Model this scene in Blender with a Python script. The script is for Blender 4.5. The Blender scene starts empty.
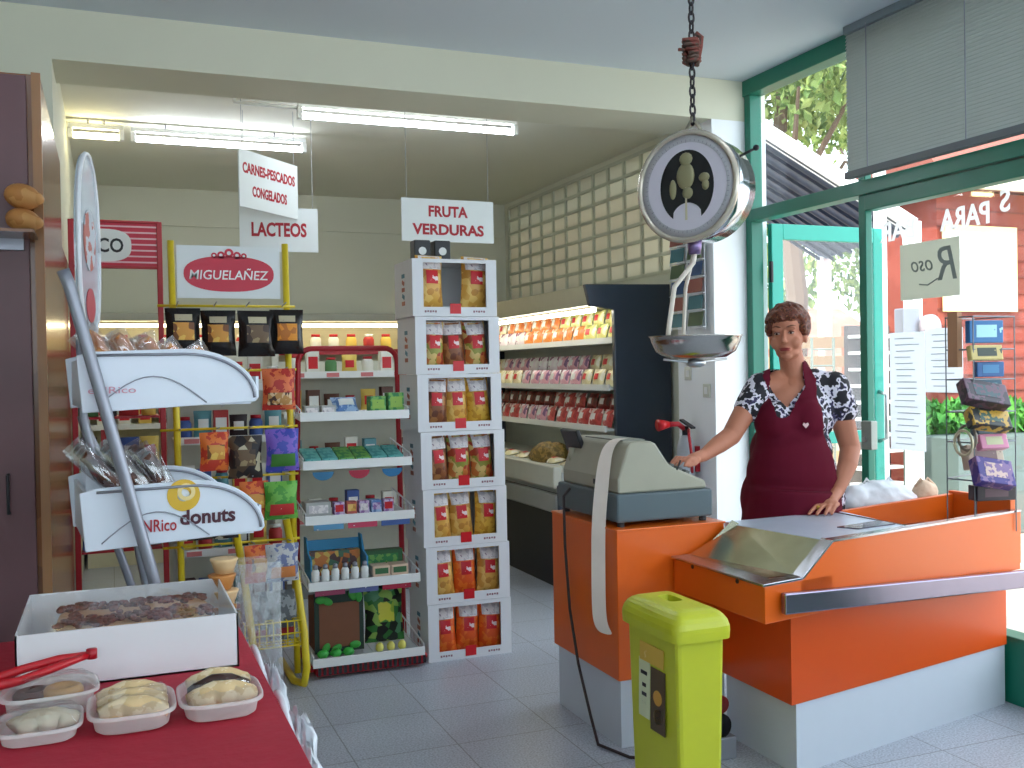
import bpy, bmesh, math, random
from mathutils import Vector as V, Matrix as MX, Euler
R = math.radians
random.seed(7)
SC = bpy.context.scene
COL = SC.collection
# ---------------------------------------------------------------- camera, sky, sun, exposure
cam = bpy.data.cameras.new('camera'); camo = bpy.data.objects.new('camera', cam); COL.objects.link(camo)
cam.sensor_width = 36; cam.lens = 36*1000/1024; cam.clip_start = .05
camo.matrix_world = MX.Translation((0, 0, 1.42)) @ MX.Rotation(R(-21.9), 4, 'Z') @ MX.Rotation(R(89.2), 4, 'X') @ MX.Rotation(R(-1), 4, 'Z')
SC.camera = camo
w = bpy.data.worlds.new('sky'); SC.world = w; w.use_nodes = True
bg = w.node_tree.nodes['Background']; bg.inputs[0].default_value = (.78, .9, 1, 1); bg.inputs[1].default_value = 4.2
sun = bpy.data.lights.new('sun', 'SUN'); sun.energy = 7; sun.angle = R(1); sun.color = (1, .95, .86)
suno = bpy.data.objects.new('sun', sun); COL.objects.link(suno); suno.rotation_euler = V((.55, .4, -.75)).to_track_quat('-Z', 'Y').to_euler()
SC.view_settings.view_transform = 'Standard'; SC.view_settings.look = 'None'
SC.view_settings.gamma = 1; SC.view_settings.use_curve_mapping = False
SC.view_settings.exposure = 0.0

# ---------------------------------------------------------------- helpers
def lin(c):
    return tuple((x/255/12.92 if x/255 <= .04045 else ((x/255+.055)/1.055)**2.4) for x in c)
MC = {}
def mat(name, c, rough=.5, metal=0, var=.06, scale=14, bump=0, bscale=60, emit=0, spec=.5, coat=0):
    if name in MC: return MC[name]
    m = bpy.data.materials.new(name); m.use_nodes = True; MC[name] = m
    nt = m.node_tree; b = nt.nodes['Principled BSDF']; c = lin(c)
    tc = nt.nodes.new('ShaderNodeTexCoord'); no = nt.nodes.new('ShaderNodeTexNoise'); no.inputs['Scale'].default_value = scale
    nt.links.new(tc.outputs['Object'], no.inputs['Vector'])
    mp = nt.nodes.new('ShaderNodeMix'); mp.data_type = 'RGBA'
    mp.inputs[6].default_value = tuple(min(1, x*(1-var)) for x in c)+(1,); mp.inputs[7].default_value = tuple(min(1, x*(1+var)) for x in c)+(1,)
    nt.links.new(no.outputs[0], mp.inputs[0]); nt.links.new(mp.outputs[2], b.inputs['Base Color'])
    b.inputs['Roughness'].default_value = rough; b.inputs['Metallic'].default_value = metal
    b.inputs['Specular IOR Level'].default_value = spec; b.inputs['Coat Weight'].default_value = coat
    if bump:
        n2 = nt.nodes.new('ShaderNodeTexNoise'); n2.inputs['Scale'].default_value = bscale
        nt.links.new(tc.outputs['Object'], n2.inputs['Vector'])
        bp = nt.nodes.new('ShaderNodeBump'); bp.inputs['Strength'].default_value = bump; bp.inputs['Distance'].default_value = .01
        nt.links.new(n2.outputs[0], bp.inputs['Height']); nt.links.new(bp.outputs[0], b.inputs['Normal'])
    if emit:
        b.inputs['Emission Color'].default_value = c+(1,); b.inputs['Emission Strength'].default_value = emit
    return m
def patch(name, cols, scale=20, rough=.5, edges=None, kind='noise', bump=0):
    """a material whose own colours come in patches (printed packaging, cloth, speckle)"""
    if name in MC: return MC[name]
    m = bpy.data.materials.new(name); m.use_nodes = True; MC[name] = m
    nt = m.node_tree; b = nt.nodes['Principled BSDF']; b.inputs['Roughness'].default_value = rough
    tc = nt.nodes.new('ShaderNodeTexCoord')
    if kind == 'noise':
        no = nt.nodes.new('ShaderNodeTexNoise'); no.inputs['Detail'].default_value = 3; o = no.outputs[0]
    else:
        no = nt.nodes.new('ShaderNodeTexVoronoi'); sp = nt.nodes.new('ShaderNodeSeparateColor')
        nt.links.new(no.outputs['Color'], sp.inputs[0]); o = sp.outputs[0]
    no.inputs['Scale'].default_value = scale; nt.links.new(tc.outputs['Object'], no.inputs['Vector'])
    cr = nt.nodes.new('ShaderNodeValToRGB'); cr.color_ramp.interpolation = 'CONSTANT' if kind != 'soft' else 'LINEAR'
    n = len(cols); e = cr.color_ramp.elements
    if edges is None:
        edges = [0]+[.3+.4*i/(n-1) for i in range(1, n)] if kind == 'noise' else [i/n for i in range(n)]
    while len(e) < n: e.new(1)
    for i in range(n): e[i].position = edges[i]; e[i].color = lin(cols[i])+(1,)
    nt.links.new(o, cr.inputs[0]); nt.links.new(cr.outputs[0], b.inputs['Base Color'])
    if bump:
        bp = nt.nodes.new('ShaderNodeBump'); bp.inputs['Strength'].default_value = bump; bp.inputs['Distance'].default_value = .01
        nt.links.new(o, bp.inputs['Height']); nt.links.new(bp.outputs[0], b.inputs['Normal'])
    return m
def film(name, fac=.06, tint=(255, 255, 255), rough=.03, gl=None):
    if name in MC: return MC[name]
    m = bpy.data.materials.new(name); m.use_nodes = True; MC[name] = m; nt = m.node_tree; nt.nodes.clear()
    o = nt.nodes.new('ShaderNodeOutputMaterial'); mx = nt.nodes.new('ShaderNodeMixShader'); t = nt.nodes.new('ShaderNodeBsdfTransparent')
    g = nt.nodes.new('ShaderNodeBsdfGlossy') if gl is None else nt.nodes.new('ShaderNodeBsdfDiffuse')
    g.inputs['Roughness'].default_value = rough
    if gl: g.inputs['Color'].default_value = lin(gl)+(1,)
    t.inputs[0].default_value = lin(tint)+(1,); mx.inputs[0].default_value = fac
    nt.links.new(t.outputs[0], mx.inputs[1]); nt.links.new(g.outputs[0], mx.inputs[2]); nt.links.new(mx.outputs[0], o.inputs[0])
    return m
def emis(name, c, s):
    m = bpy.data.materials.new(name); m.use_nodes = True; nt = m.node_tree; nt.nodes.clear()
    o = nt.nodes.new('ShaderNodeOutputMaterial'); e = nt.nodes.new('ShaderNodeEmission')
    e.inputs[0].default_value = lin(c)+(1,); e.inputs[1].default_value = s; nt.links.new(e.outputs[0], o.inputs[0]); return m
def world_of(o):
    m = o.matrix_basis.copy(); p = o.parent
    while p: m = p.matrix_basis @ m; p = p.parent
    return m
def tag(o, label=None, cat=None, group=None, kind=None):
    if label: o['label'] = label
    if cat: o['category'] = cat
    if group: o['group'] = group
    if kind: o['kind'] = kind
    return o
def root(name, loc, label, cat, group=None, rz=0):
    o = bpy.data.objects.new(name, None); COL.objects.link(o); o.location = loc; o.rotation_euler = (0, 0, rz); o.empty_display_size = .1
    return tag(o, label, cat, group)
class MB:
    def __init__(s): s.v = []; s.f = []; s.m = []
    def add(s, vs, fs, m=0):
        n = len(s.v); s.v += [V(p) for p in vs]; s.f += [tuple(i+n for i in f) for f in fs]; s.m += [m]*len(fs); return s
    def box(s, x0, x1, y0, y1, z0, z1, m=0):
        return s.add([(x0,y0,z0),(x1,y0,z0),(x1,y1,z0),(x0,y1,z0),(x0,y0,z1),(x1,y0,z1),(x1,y1,z1),(x0,y1,z1)],
            [(0,3,2,1),(4,5,6,7),(0,1,5,4),(1,2,6,5),(2,3,7,6),(3,0,4,7)], m)
    def obox(s, c, d, e=(0,0,0), m=0):
        q = Euler(e).to_matrix(); a, b, h = d[0]/2, d[1]/2, d[2]/2; c = V(c)
        vs = [c+q@V(p) for p in ((-a,-b,-h),(a,-b,-h),(a,b,-h),(-a,b,-h),(-a,-b,h),(a,-b,h),(a,b,h),(-a,b,h))]
        return s.add(vs, [(0,3,2,1),(4,5,6,7),(0,1,5,4),(1,2,6,5),(2,3,7,6),(3,0,4,7)], m)
    def cyl(s, p, q, r0, r1=None, n=16, m=0, cap=True):
        p, q = V(p), V(q); r1 = r0 if r1 is None else r1; d = (q-p).normalized(); u = d.orthogonal().normalized(); w_ = d.cross(u); vs = []
        for c, r in ((p, r0), (q, r1)):
            for i in range(n):
                a = 2*math.pi*i/n; vs.append(c+u*math.cos(a)*r+w_*math.sin(a)*r)
        fs = [(i, (i+1) % n, n+(i+1) % n, n+i) for i in range(n)]
        if cap: fs += [tuple(range(n-1, -1, -1)), tuple(range(n, 2*n))]
        return s.add(vs, fs, m)
    def tube(s, pts, r, n=8, m=0):
        pts = [V(p) for p in pts]; rings = []; up = None
        for i, p in enumerate(pts):
            d = (pts[min(i+1, len(pts)-1)]-pts[max(i-1, 0)]).normalized()
            if up is None: up = d.orthogonal().normalized()
            up = (up-d*up.dot(d)).normalized(); w_ = d.cross(up); rr = r[i] if isinstance(r, (list, tuple)) else r
            rings.append([p+up*math.cos(2*math.pi*k/n)*rr+w_*math.sin(2*math.pi*k/n)*rr for k in range(n)])
        vs = [q for g in rings for q in g]; fs = []
        for i in range(len(pts)-1):
            for k in range(n): fs.append((i*n+k, i*n+(k+1) % n, (i+1)*n+(k+1) % n, (i+1)*n+k))
        fs += [tuple(range(n-1, -1, -1)), tuple(range((len(pts)-1)*n, len(pts)*n))]
        return s.add(vs, fs, m)
    def lathe(s, c, prof, n=24, m=0, ax=(0,0,1), cap=True):
        c = V(c); ax = V(ax).normalized(); u = ax.orthogonal().normalized(); w_ = ax.cross(u); vs = []; fs = []
        for r, h in prof:
            for k in range(n):
                a = 2*math.pi*k/n; vs.append(c+ax*h+(u*math.cos(a)+w_*math.sin(a))*r)
        for i in range(len(prof)-1):
            for k in range(n): fs.append((i*n+k, i*n+(k+1) % n, (i+1)*n+(k+1) % n, (i+1)*n+k))
        if cap: fs += [tuple(range(n-1, -1, -1)), tuple(range((len(prof)-1)*n, len(prof)*n))]
        return s.add(vs, fs, m)
    def prism(s, poly, f, h0, h1, m=0):
        """poly of 2d points, f(a,b,h)->3d"""
        n = len(poly); vs = [f(a, b, h0) for a, b in poly]+[f(a, b, h1) for a, b in poly]
        return s.add(vs, [tuple(range(n-1, -1, -1)), tuple(range(n, 2*n))]+[(i, (i+1) % n, n+(i+1) % n, n+i) for i in range(n)], m)
    def ell(s, c, r, rot=None, nu=16, nv=10, m=0, jit=0):
        c = V(c); vs = []; fs = []; q = rot if rot is not None else MX.Identity(3)
        for j in range(1, nv):
            t = math.pi*j/nv
            for i in range(nu):
                a = 2*math.pi*i/nu; k = 1+random.uniform(-jit, jit)
                vs.append(c+q@V((r[0]*math.sin(t)*math.cos(a)*k, r[1]*math.sin(t)*math.sin(a)*k, r[2]*math.cos(t)*k)))
        vs += [c+q@V((0,0,r[2])), c-q@V((0,0,r[2]))]; T = len(vs)-2
        for j in range(nv-2):
            for i in range(nu): fs.append((j*nu+i, (j+1)*nu+i, (j+1)*nu+(i+1) % nu, j*nu+(i+1) % nu))
        for i in range(nu):
            fs.append((T, i, (i+1) % nu)); fs.append((T+1, (nv-2)*nu+(i+1) % nu, (nv-2)*nu+i))
        return s.add(vs, fs, m)
    def bag(s, w, h, t, m=0, ox=0, oy=0, oz=0, nx=8, nz=10, crimp=.06, seed=0, sides=(1, -1), reg=None, off=0, cr=.06):
        """pillow pack standing on z=oz, front towards -y"""
        rg = random.Random(seed); wob = [[rg.uniform(-1, 1) for _ in range(nx+1)] for _ in range(nz+1)]
        for sd in sides:
            vs = []; fs = []
            for j in range(nz+1):
                for i in range(nx+1):
                    a = i/nx*2-1; b = j/nz
                    if reg: a = reg[0]+(reg[1]-reg[0])*i/nx; b = reg[2]+(reg[3]-reg[2])*j/nz
                    bb = max(0, min(1, (b-crimp)/(1-2*crimp)))
                    th = t/2*(max(0, 1-abs(a)**2.6)**.6)*(max(0, math.sin(math.pi*bb))**.45)
                    if not reg: th *= 1+cr*wob[j][i]
                    pin = 1-.07*math.sin(math.pi*bb)
                    vs.append((ox+a*w/2*pin, oy-sd*(th+off), oz+b*h))
            for j in range(nz):
                for i in range(nx):
                    k = j*(nx+1)+i; q = (k, k+1, k+nx+2, k+nx+1); fs.append(q if sd > 0 else q[::-1])
            s.add(vs, fs, m)
        return s
    def xf(s, M_): s.v = [M_ @ p for p in s.v]; return s
    def mesh(s, name, mats, smooth=False):
        me = bpy.data.meshes.new(name); me.from_pydata([tuple(p) for p in s.v], [], s.f)
        for m in (mats if isinstance(mats, (list, tuple)) else [mats]): me.materials.append(m)
        me.polygons.foreach_set('material_index', s.m)
        if smooth: me.polygons.foreach_set('use_smooth', [True]*len(s.f))
        me.update(); return me
    def build(s, name, mats, parent=None, smooth=False, bev=0, origin=None):
        me = s.mesh(name, mats, smooth)
        o = bpy.data.objects.new(name, me); COL.objects.link(o)
        if parent: o.parent = parent; me.transform(world_of(parent).inverted())
        else:
            if origin is None:
                xs = [p.x for p in s.v]; ys = [p.y for p in s.v]; zs = [p.z for p in s.v]; origin = V(((min(xs)+max(xs))/2, (min(ys)+max(ys))/2, min(zs)))
            me.transform(MX.Translation(-V(origin))); o.location = origin
        if bev:
            md = o.modifiers.new('bevel', 'BEVEL'); md.width = bev; md.segments = 2; md.limit_method = 'ANGLE'
        return o
def text(body, m, parent, o, U, W, w=None, h=None, ext=.0015, name='lettering', bold=0.0, mirror=False, shear=0, arc=0):
    """lettering centred at o, spanning w along U and h along W, as a mesh part"""
    cu = bpy.data.curves.new('t', 'FONT'); cu.body = body; cu.offset = bold; cu.extrude = .02; cu.align_x = 'CENTER'; cu.shear = shear; cu.resolution_u = 3
    t = bpy.data.objects.new('t', cu); COL.objects.link(t)
    me = bpy.data.meshes.new_from_object(t.evaluated_get(bpy.context.evaluated_depsgraph_get())); bpy.data.objects.remove(t)
    xs = [v.co.x for v in me.vertices]; ys = [v.co.y for v in me.vertices]
    cx, cy = (min(xs)+max(xs))/2, (min(ys)+max(ys))/2; sx = w/(max(xs)-min(xs)) if w else None; sy = h/(max(ys)-min(ys)) if h else None
    sx = sx or sy; sy = sy or sx; U = V(U).normalized(); W = V(W).normalized(); N = U.cross(W); o = V(o)
    for v in me.vertices:
        x, y, z = v.co; x = (x-cx)*sx*(-1 if mirror else 1); v.co = o+U*x+W*((y-cy)*sy+arc*x*x)+N*(z/.02*ext)
    me.materials.clear(); me.materials.append(m)
    ob = bpy.data.objects.new(name, me); COL.objects.link(ob); ob.parent = parent; me.transform(world_of(parent).inverted()); return ob
def plate(parent, name, m, o, U, W, pts, t=.002, off=0):
    """thin raised shape with outline pts (in U,W) around o"""
    U = V(U).normalized(); W = V(W).normalized(); N = U.cross(W); o = V(o)
    b = MB(); b.prism(pts, lambda a, c, h: o+U*a+W*c+N*h, off, off+t); return b.build(name, m, parent)
def oval(a, b, n=28, e=1): return [(a*math.copysign(abs(math.cos(2*math.pi*i/n))**e, math.cos(2*math.pi*i/n)), b*math.copysign(abs(math.sin(2*math.pi*i/n))**e, math.sin(2*math.pi*i/n))) for i in range(n)]
def rect(a, b): return [(-a, -b), (a, -b), (a, b), (-a, b)]
def dup(o, loc, rot=None, label=None, group=None, parent=None, scale=None):
    r_ = o.copy(); COL.objects.link(r_)
    if parent: r_.parent = parent
    else:
        r_.location = loc
        if rot is not None: r_.rotation_euler = rot
        if scale: r_.scale = scale
        if label: r_['label'] = label
        if group: r_['group'] = group
    for ch in list(o.children): dup(ch, None, parent=r_)
    return r_
ORD = 'first second third fourth fifth sixth seventh eighth ninth tenth eleventh twelfth thirteenth fourteenth fifteenth sixteenth seventeenth eighteenth'.split()
class Kit:
    """first placement moves the prototype itself, later ones copy it with its parts"""
    def __init__(s, o): s.o = o; s.used = False
    def put(s, loc, rot=(0,0,0), label=None, group=None, scale=None):
        if not s.used:
            s.used = True; s.o.location = loc; s.o.rotation_euler = rot
            if scale: s.o.scale = scale
            if label: s.o['label'] = label
            if group: s.o['group'] = group
            return s.o
        return dup(s.o, loc, rot, label, group, scale=scale or (1, 1, 1))
def remesh(b, vox, it=3, name='r'):
    me = b.mesh(name, []); o = bpy.data.objects.new(name, me); COL.objects.link(o)
    md = o.modifiers.new('r', 'REMESH'); md.mode = 'VOXEL'; md.voxel_size = vox
    if it: sm = o.modifiers.new('s', 'SMOOTH'); sm.factor = .5; sm.iterations = it
    bpy.context.view_layer.update()
    r_ = bpy.data.meshes.new_from_object(o.evaluated_get(bpy.context.evaluated_depsgraph_get())); bpy.data.objects.remove(o)
    return r_
# ---------------------------------------------------------------- materials used across the shop
cream = mat('cream_paint', (216, 216, 196), .7, var=.03, scale=3)
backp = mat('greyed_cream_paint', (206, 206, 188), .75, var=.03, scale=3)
ceilp = mat('ceiling_paint', (206, 216, 224), .8, var=.02, scale=2)
white = mat('white_paint', (232, 234, 232), .45, var=.02)
whitep = mat('white_enamel', (232, 235, 238), .3, var=.02)
orange = mat('orange_laminate', (228, 98, 16), .35, var=.03, scale=4, coat=.1)
green = mat('green_metal', (12, 112, 90), .35, var=.06)
teal = mat('teal_door_metal', (36, 160, 142), .35, var=.05)
steel = mat('steel', (190, 192, 196), .28, 1, var=.04)
chrome = mat('brushed_steel', (176, 178, 186), .22, 1, var=.08, bump=.04, bscale=30)
greytube = mat('grey_tube', (150, 152, 162), .35, .5)
dark = mat('black_plastic', (22, 24, 30), .4, var=.1)
redm = mat('red_enamel', (176, 20, 36), .35)
yellowm = mat('yellow_enamel', (226, 200, 40), .35)
redink = mat('red_ink', (170, 14, 36), .5); blackink = mat('black_ink', (30, 28, 32), .5); whiteink = mat('white_ink', (245, 242, 240), .5)
paper = mat('paper', (240, 244, 248), .7, var=.02)
def translucent(name, c, f=.6):
    m = mat(name, c, .8, var=.02); nt = m.node_tree; o = nt.nodes['Material Output']; b = nt.nodes['Principled BSDF']
    t = nt.nodes.new('ShaderNodeBsdfTranslucent'); t.inputs[0].default_value = lin(c)+(1,); x = nt.nodes.new('ShaderNodeMixShader'); x.inputs[0].default_value = f
    nt.links.new(b.outputs[0], x.inputs[1]); nt.links.new(t.outputs[0], x.inputs[2]); nt.links.new(x.outputs[0], o.inputs[0]); return m
frosted = translucent('frosted_glass_block', (214, 210, 194), .6)
thin_paper = translucent('thin_paper', (244, 247, 250))
card = mat('white_carton', (226, 228, 232), .6, var=.03)
clear = film('clear_glass', .05)
wrap = film('clear_wrap', .24, rough=.14)
# ---------------------------------------------------------------- the setting
def struct(b, name, m, **k): return tag(b.build(name, m, **k), kind='structure')
# floor tiles
fm = bpy.data.materials.new('speckled_floor_tiles'); fm.use_nodes = True; nt = fm.node_tree; bs = nt.nodes['Principled BSDF']
tc = nt.nodes.new('ShaderNodeTexCoord'); br = nt.nodes.new('ShaderNodeTexBrick'); br.offset = 0; br.squash = 1
for k, v_ in (('Scale', 1), ('Brick Width', .4), ('Row Height', .4), ('Mortar Size', .003), ('Mortar Smooth', .3)): br.inputs[k].default_value = v_
br.inputs['Color1'].default_value = lin((186, 192, 202))+(1,); br.inputs['Color2'].default_value = lin((179, 185, 196))+(1,); br.inputs['Mortar'].default_value = lin((136, 139, 144))+(1,)
sp = nt.nodes.new('ShaderNodeTexNoise'); sp.inputs['Scale'].default_value = 130; sp.inputs['Detail'].default_value = 2
rp = nt.nodes.new('ShaderNodeValToRGB'); rp.color_ramp.elements[0].position = .36; rp.color_ramp.elements[0].color = (.66, .66, .68, 1); rp.color_ramp.elements[1].position = .6; rp.color_ramp.elements[1].color = (1.1, 1.1, 1.1, 1)
mu = nt.nodes.new('ShaderNodeMix'); mu.data_type = 'RGBA'; mu.blend_type = 'MULTIPLY'; mu.inputs[0].default_value = 1
for a, b_ in ((tc.outputs['Object'], br.inputs['Vector']), (tc.outputs['Object'], sp.inputs['Vector']), (sp.outputs[0], rp.inputs[0]), (br.outputs[0], mu.inputs[6]), (rp.outputs[0], mu.inputs[7]), (mu.outputs[2], bs.inputs['Base Color'])): nt.links.new(a, b_)
bs.inputs['Roughness'].default_value = .32
struct(MB().box(-3, 3.6, -3, 9, -.1, 0), 'floor', fm, origin=(0, 0, 0))
struct(MB().box(-3, 3.6, 5.3, 9, 2.97, 3.2), 'ceiling', mat('rear_ceiling_paint', (226, 226, 212), .8, var=.02, scale=2))
struct(MB().box(-3, 3.6, -3, 4.9, 3.07, 3.2), 'ceiling', ceilp)
struct(MB().box(-.4, 3.6, 8.74, 8.9, 0, 3.1), 'wall_back', backp)
struct(MB().box(-.36, -.21, 5.3, 8.74, 0, 2.97), 'wall_left', cream)
struct(MB().box(-.212, -.19, 4.89, 6.9, 0, 2.02), 'trim_4', patch('glossy_brown_wood', [(120, 74, 42), (136, 86, 50), (108, 64, 36)], 3, .2))
struct(MB().box(-3, -.21, 4.9, 5.3, 0, 2.84), 'wall_partition', cream)
struct(MB().box(-3.1, -3, -3, 4.9, 0, 3.1), 'wall_side', cream)
struct(MB().box(-3, 3.6, 4.9, 5.3, 2.84, 3.2), 'trim_1', cream)             # the beam
struct(MB().box(3.23, 3.6, 4.9, 5.3, 0, 2.84), 'wall_pillar', mat('pillar_paint', (240, 243, 246), .5, var=.01))
struct(MB().box(-.2, 3.45, 8.715, 8.745, 2.66, 2.69), 'trim_2', backp)
# right wall with an opening for the glass lattice
struct(MB().box(3.47, 3.6, 5.3, 8.74, 0, 2.06).box(3.47, 3.6, 5.3, 8.74, 2.92, 3.0).box(3.47, 3.6, 8.64, 8.74, 2.06, 2.92).box(3.47, 3.6, 5.3, 5.4, 2.06, 2.92), 'wall_right', backp)
lat = MB(); ny, nz = 13, 7
for i in range(ny+1):
    y = 5.4+(8.64-5.4)*i/ny; lat.box(3.462, 3.478, y-.016, y+.016, 2.06, 2.92)
for j in range(nz+1):
    z = 2.06+.86*j/nz; lat.box(3.463, 3.477, 5.4, 8.64, z-.012, z+.012)
win = struct(lat, 'window_1', mat('lattice_paint', (186, 188, 170), .6))
fro = frosted
struct(MB().box(3.6, 4.3, 5.9, 9.2, 2.62, 2.72), 'trim_5', mat('added_eave_board', (70, 72, 66), .8))  # unseen overhang, added to darken the upper lattice panes
MB().box(3.48, 3.49, 5.4, 8.64, 2.06, 2.92).build('pane', fro, win)
# shop window wall at x = 3.47: posts, transom, panes
fr = MB()
fr.box(3.45, 3.53, 4.84, 4.895, 0, 2.98); fr.box(3.44, 3.53, -3, 4.84, 2.25, 2.32); fr.box(3.44, 3.54, -3, 4.9, 2.98, 3.07)
fr.box(3.45, 3.52, -3, 3.91, 2.17, 2.245)
for y in (3.915, 2.2, .4, -1.4): fr.box(3.46, 3.50, y, y+.05, 0, 2.98)
fr.box(3.44, 3.54, -3, 3.91, 0, .28); fr.box(3.46, 3.52, -3, 2.2, .28, .9)  # the taller panel is added below unseen panes to weaken light on the counter
wf = struct(fr, 'window_2', green, bev=.004)
MB().box(3.485, 3.491, -3, 4.84, 2.32, 2.98).build('pane', clear, wf)
MB().box(3.485, 3.491, -3, 3.9, .28, 2.16).build('pane', clear, wf)
struct(MB().box(3.47, 3.6, -3, 4.9, 3.05, 3.2), 'trim_3', cream)
# unseen front wall behind the camera, its glazed opening added for fill light
fb = MB().box(-3, 3.6, -3.1, -3, 0, 1.3).box(-3, 3.6, -3.1, -3, 2.8, 3.1)
for x in (-3, -1.4, .2, 1.8, 3.4): fb.box(x, x+.1, -3.1, -3, .4, 2.8)
wb = struct(fb, 'window_3', green); MB().box(-2.95, 3.45, -3.06, -3.05, .4, 2.8).build('pane', clear, wb)
# open door leaf, hinged at the pillar and swung outwards
dl = MB(); y0, y1 = 4.80, 4.84
dl.box(3.56, 3.64, y0, y1, .02, 2.24).box(4.30, 4.37, y0, y1, .02, 2.24).box(3.64, 4.30, y0, y1, 2.15, 2.24).box(3.64, 4.30, y0, y1, .02, .2).box(3.64, 4.30, y0, y1, .95, 1.02)
dr = struct(dl, 'door_1', teal, bev=.004)
MB().box(3.64, 4.30, 4.817, 4.823, .2, 2.15).build('pane', clear, dr)
hb = MB(); hb.tube([(4.33, 4.8, .95), (4.33, 4.74, .97), (4.33, 4.74, 1.23), (4.33, 4.8, 1.25)], .012); hb.build('door_handle', steel, dr, smooth=True)
for z in (.3, 1.9): MB().cyl((3.555, 4.8, z), (3.555, 4.8, z+.12), .012).build('hinge', dark, dr)
# ceiling tube lights
def tube_light(x0, x1, y, z, label, e, c=(236, 244, 255), drop=0):
    t = root('tube_light', ((x0+x1)/2, y, z), label, 'ceiling light', 'fluorescent tubes on the ceiling')
    MB().box(x0, x1, y-.016, y+.016, z+.04, z+.07).build('housing', white, t, bev=.006)
    MB().cyl((x0+.03, y, z), (x1-.03, y, z), .018, n=12).build('tube', emis('tube_glow', c, e), t, smooth=True)
    for x in (x0+.012, x1-.012): MB().box(x-.014, x+.014, y-.022, y+.022, z-.022, z+.04).build('socket', white, t, bev=.004)
    if drop:
        for x in (x0+.2, x1-.2): MB().cyl((x, y, z+.07), (x, y, z+.07+drop), .006, n=8).build('hanging_rod', greytube, t)
    return t
TE = 34
tube_light(1.0, 2.32, 5.62, 2.86, 'bright fluorescent tube light nearest the beam, above the FRUTA VERDURAS sign', TE, drop=.035)
tube_light(.15, 1.21, 6.52, 2.87, 'bright white fluorescent tube light behind, above the CARNES sign', TE, drop=.025)
tube_light(-.2, .11, 6.52, 2.87, 'short yellowish tube light beside the left wall, end to end with a whiter one', TE*.8, (255, 240, 190), drop=.025)
tube_light(-.8, .7, 1.2, 2.98, 'added unseen white tube light over the pastry table, brightening the front room', TE*.5)  # this and the next two tubes are out of view, added to brighten the room
tube_light(1.1, 2.6, 1.9, 2.98, 'added unseen white tube light over the checkout aisle, brightening the front room', TE*.5)  # added fill tube above the frame
tube_light(-.8, .7, -1.2, 2.98, 'added unseen white tube light near the front wall, brightening the front room', TE*.5)  # added fill tube behind the camera
pp = MB(); pp.tube([(.66, 5.62, 2.96), (.66, 5.62, 2.905), (.70, 5.62, 2.9), (1.0, 5.62, 2.9)], .01); tag(pp.build('cable_conduit', white, smooth=True), 'white conduit running along the ceiling into the tube light by the beam', 'conduit')
# blind in the upper window
bl = root('window_blind', (3.38, 3.2, 2.34), 'large grey slatted blind hanging over the upper shop window', 'blind')
sl = MB()
for i in range(40):
    z = 2.37+i*.0172; sl.obox((3.385, 2.95, z), (.0235, 2.0, .0016), (0, R(-62), 0))
sl.build('slats', mat('grey_slat', (176, 182, 178), .5, var=.03), bl)
MB().box(3.365, 3.405, 1.95, 3.95, 3.03, 3.07).build('head_rail', mat('grey_rail', (120, 132, 138), .4), bl, bev=.004)
MB().box(3.362, 3.402, 1.95, 3.95, 2.325, 2.36).build('bottom_rail', mat('dark_grey_rail', (104, 110, 114), .5), bl, bev=.004)
for y in (3.79, 3.2, 2.6): MB().cyl((3.365, y, 2.33), (3.365, y, 3.04), .003, n=6).build('cord', greytube, bl)
# ---------------------------------------------------------------- hanging signs
def sign(o, U, w, h, lines, label, zc, tw, th):
    o = V(o); U = V(U).normalized(); W = V((0, 0, 1)); s = root('hanging_sign', o-W*h/2, label, 'sign', 'hanging section signs')
    N = U.cross(W); b = MB(); b.prism(rect(w/2, h/2), lambda a, c, k: o+U*a+W*c+N*k, -.004, .004); b.build('board', mat('white_board', (226, 232, 232), .5, var=.02), s)
    for i, l in enumerate(lines):
        off = (len(lines)-1)/2-i
        text(l, redink, s, o+N*.0042+W*off*zc, U, W, tw[i], th, .001, bold=.035)
    for a in (-w/2+.03, w/2-.03): MB().cyl(o+U*a+W*h/2, V((*(o+U*a).xy, 2.97)), .0015, n=5).build('string', greytube, s)
sign((.865, 5.8, 2.495), (.398, .42, 0), .56, .315, ['CARNES-PESCADOS', 'CONGELADOS'], 'white hanging sign reading CARNES-PESCADOS CONGELADOS, turned at an angle', .12, (.5, .33), .06)
sign((.95, 6.02, 2.275), (1, -.06, 0), .455, .26, ['LACTEOS'], 'white hanging sign reading LACTEOS in red letters', 0, (.32,), .085)
sign((1.765, 5.3, 2.255), (1, .02, 0), .54, .235, ['FRUTA', 'VERDURAS'], 'white hanging sign reading FRUTA VERDURAS above the carton tower', .1, (.23, .42), .062)
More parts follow.
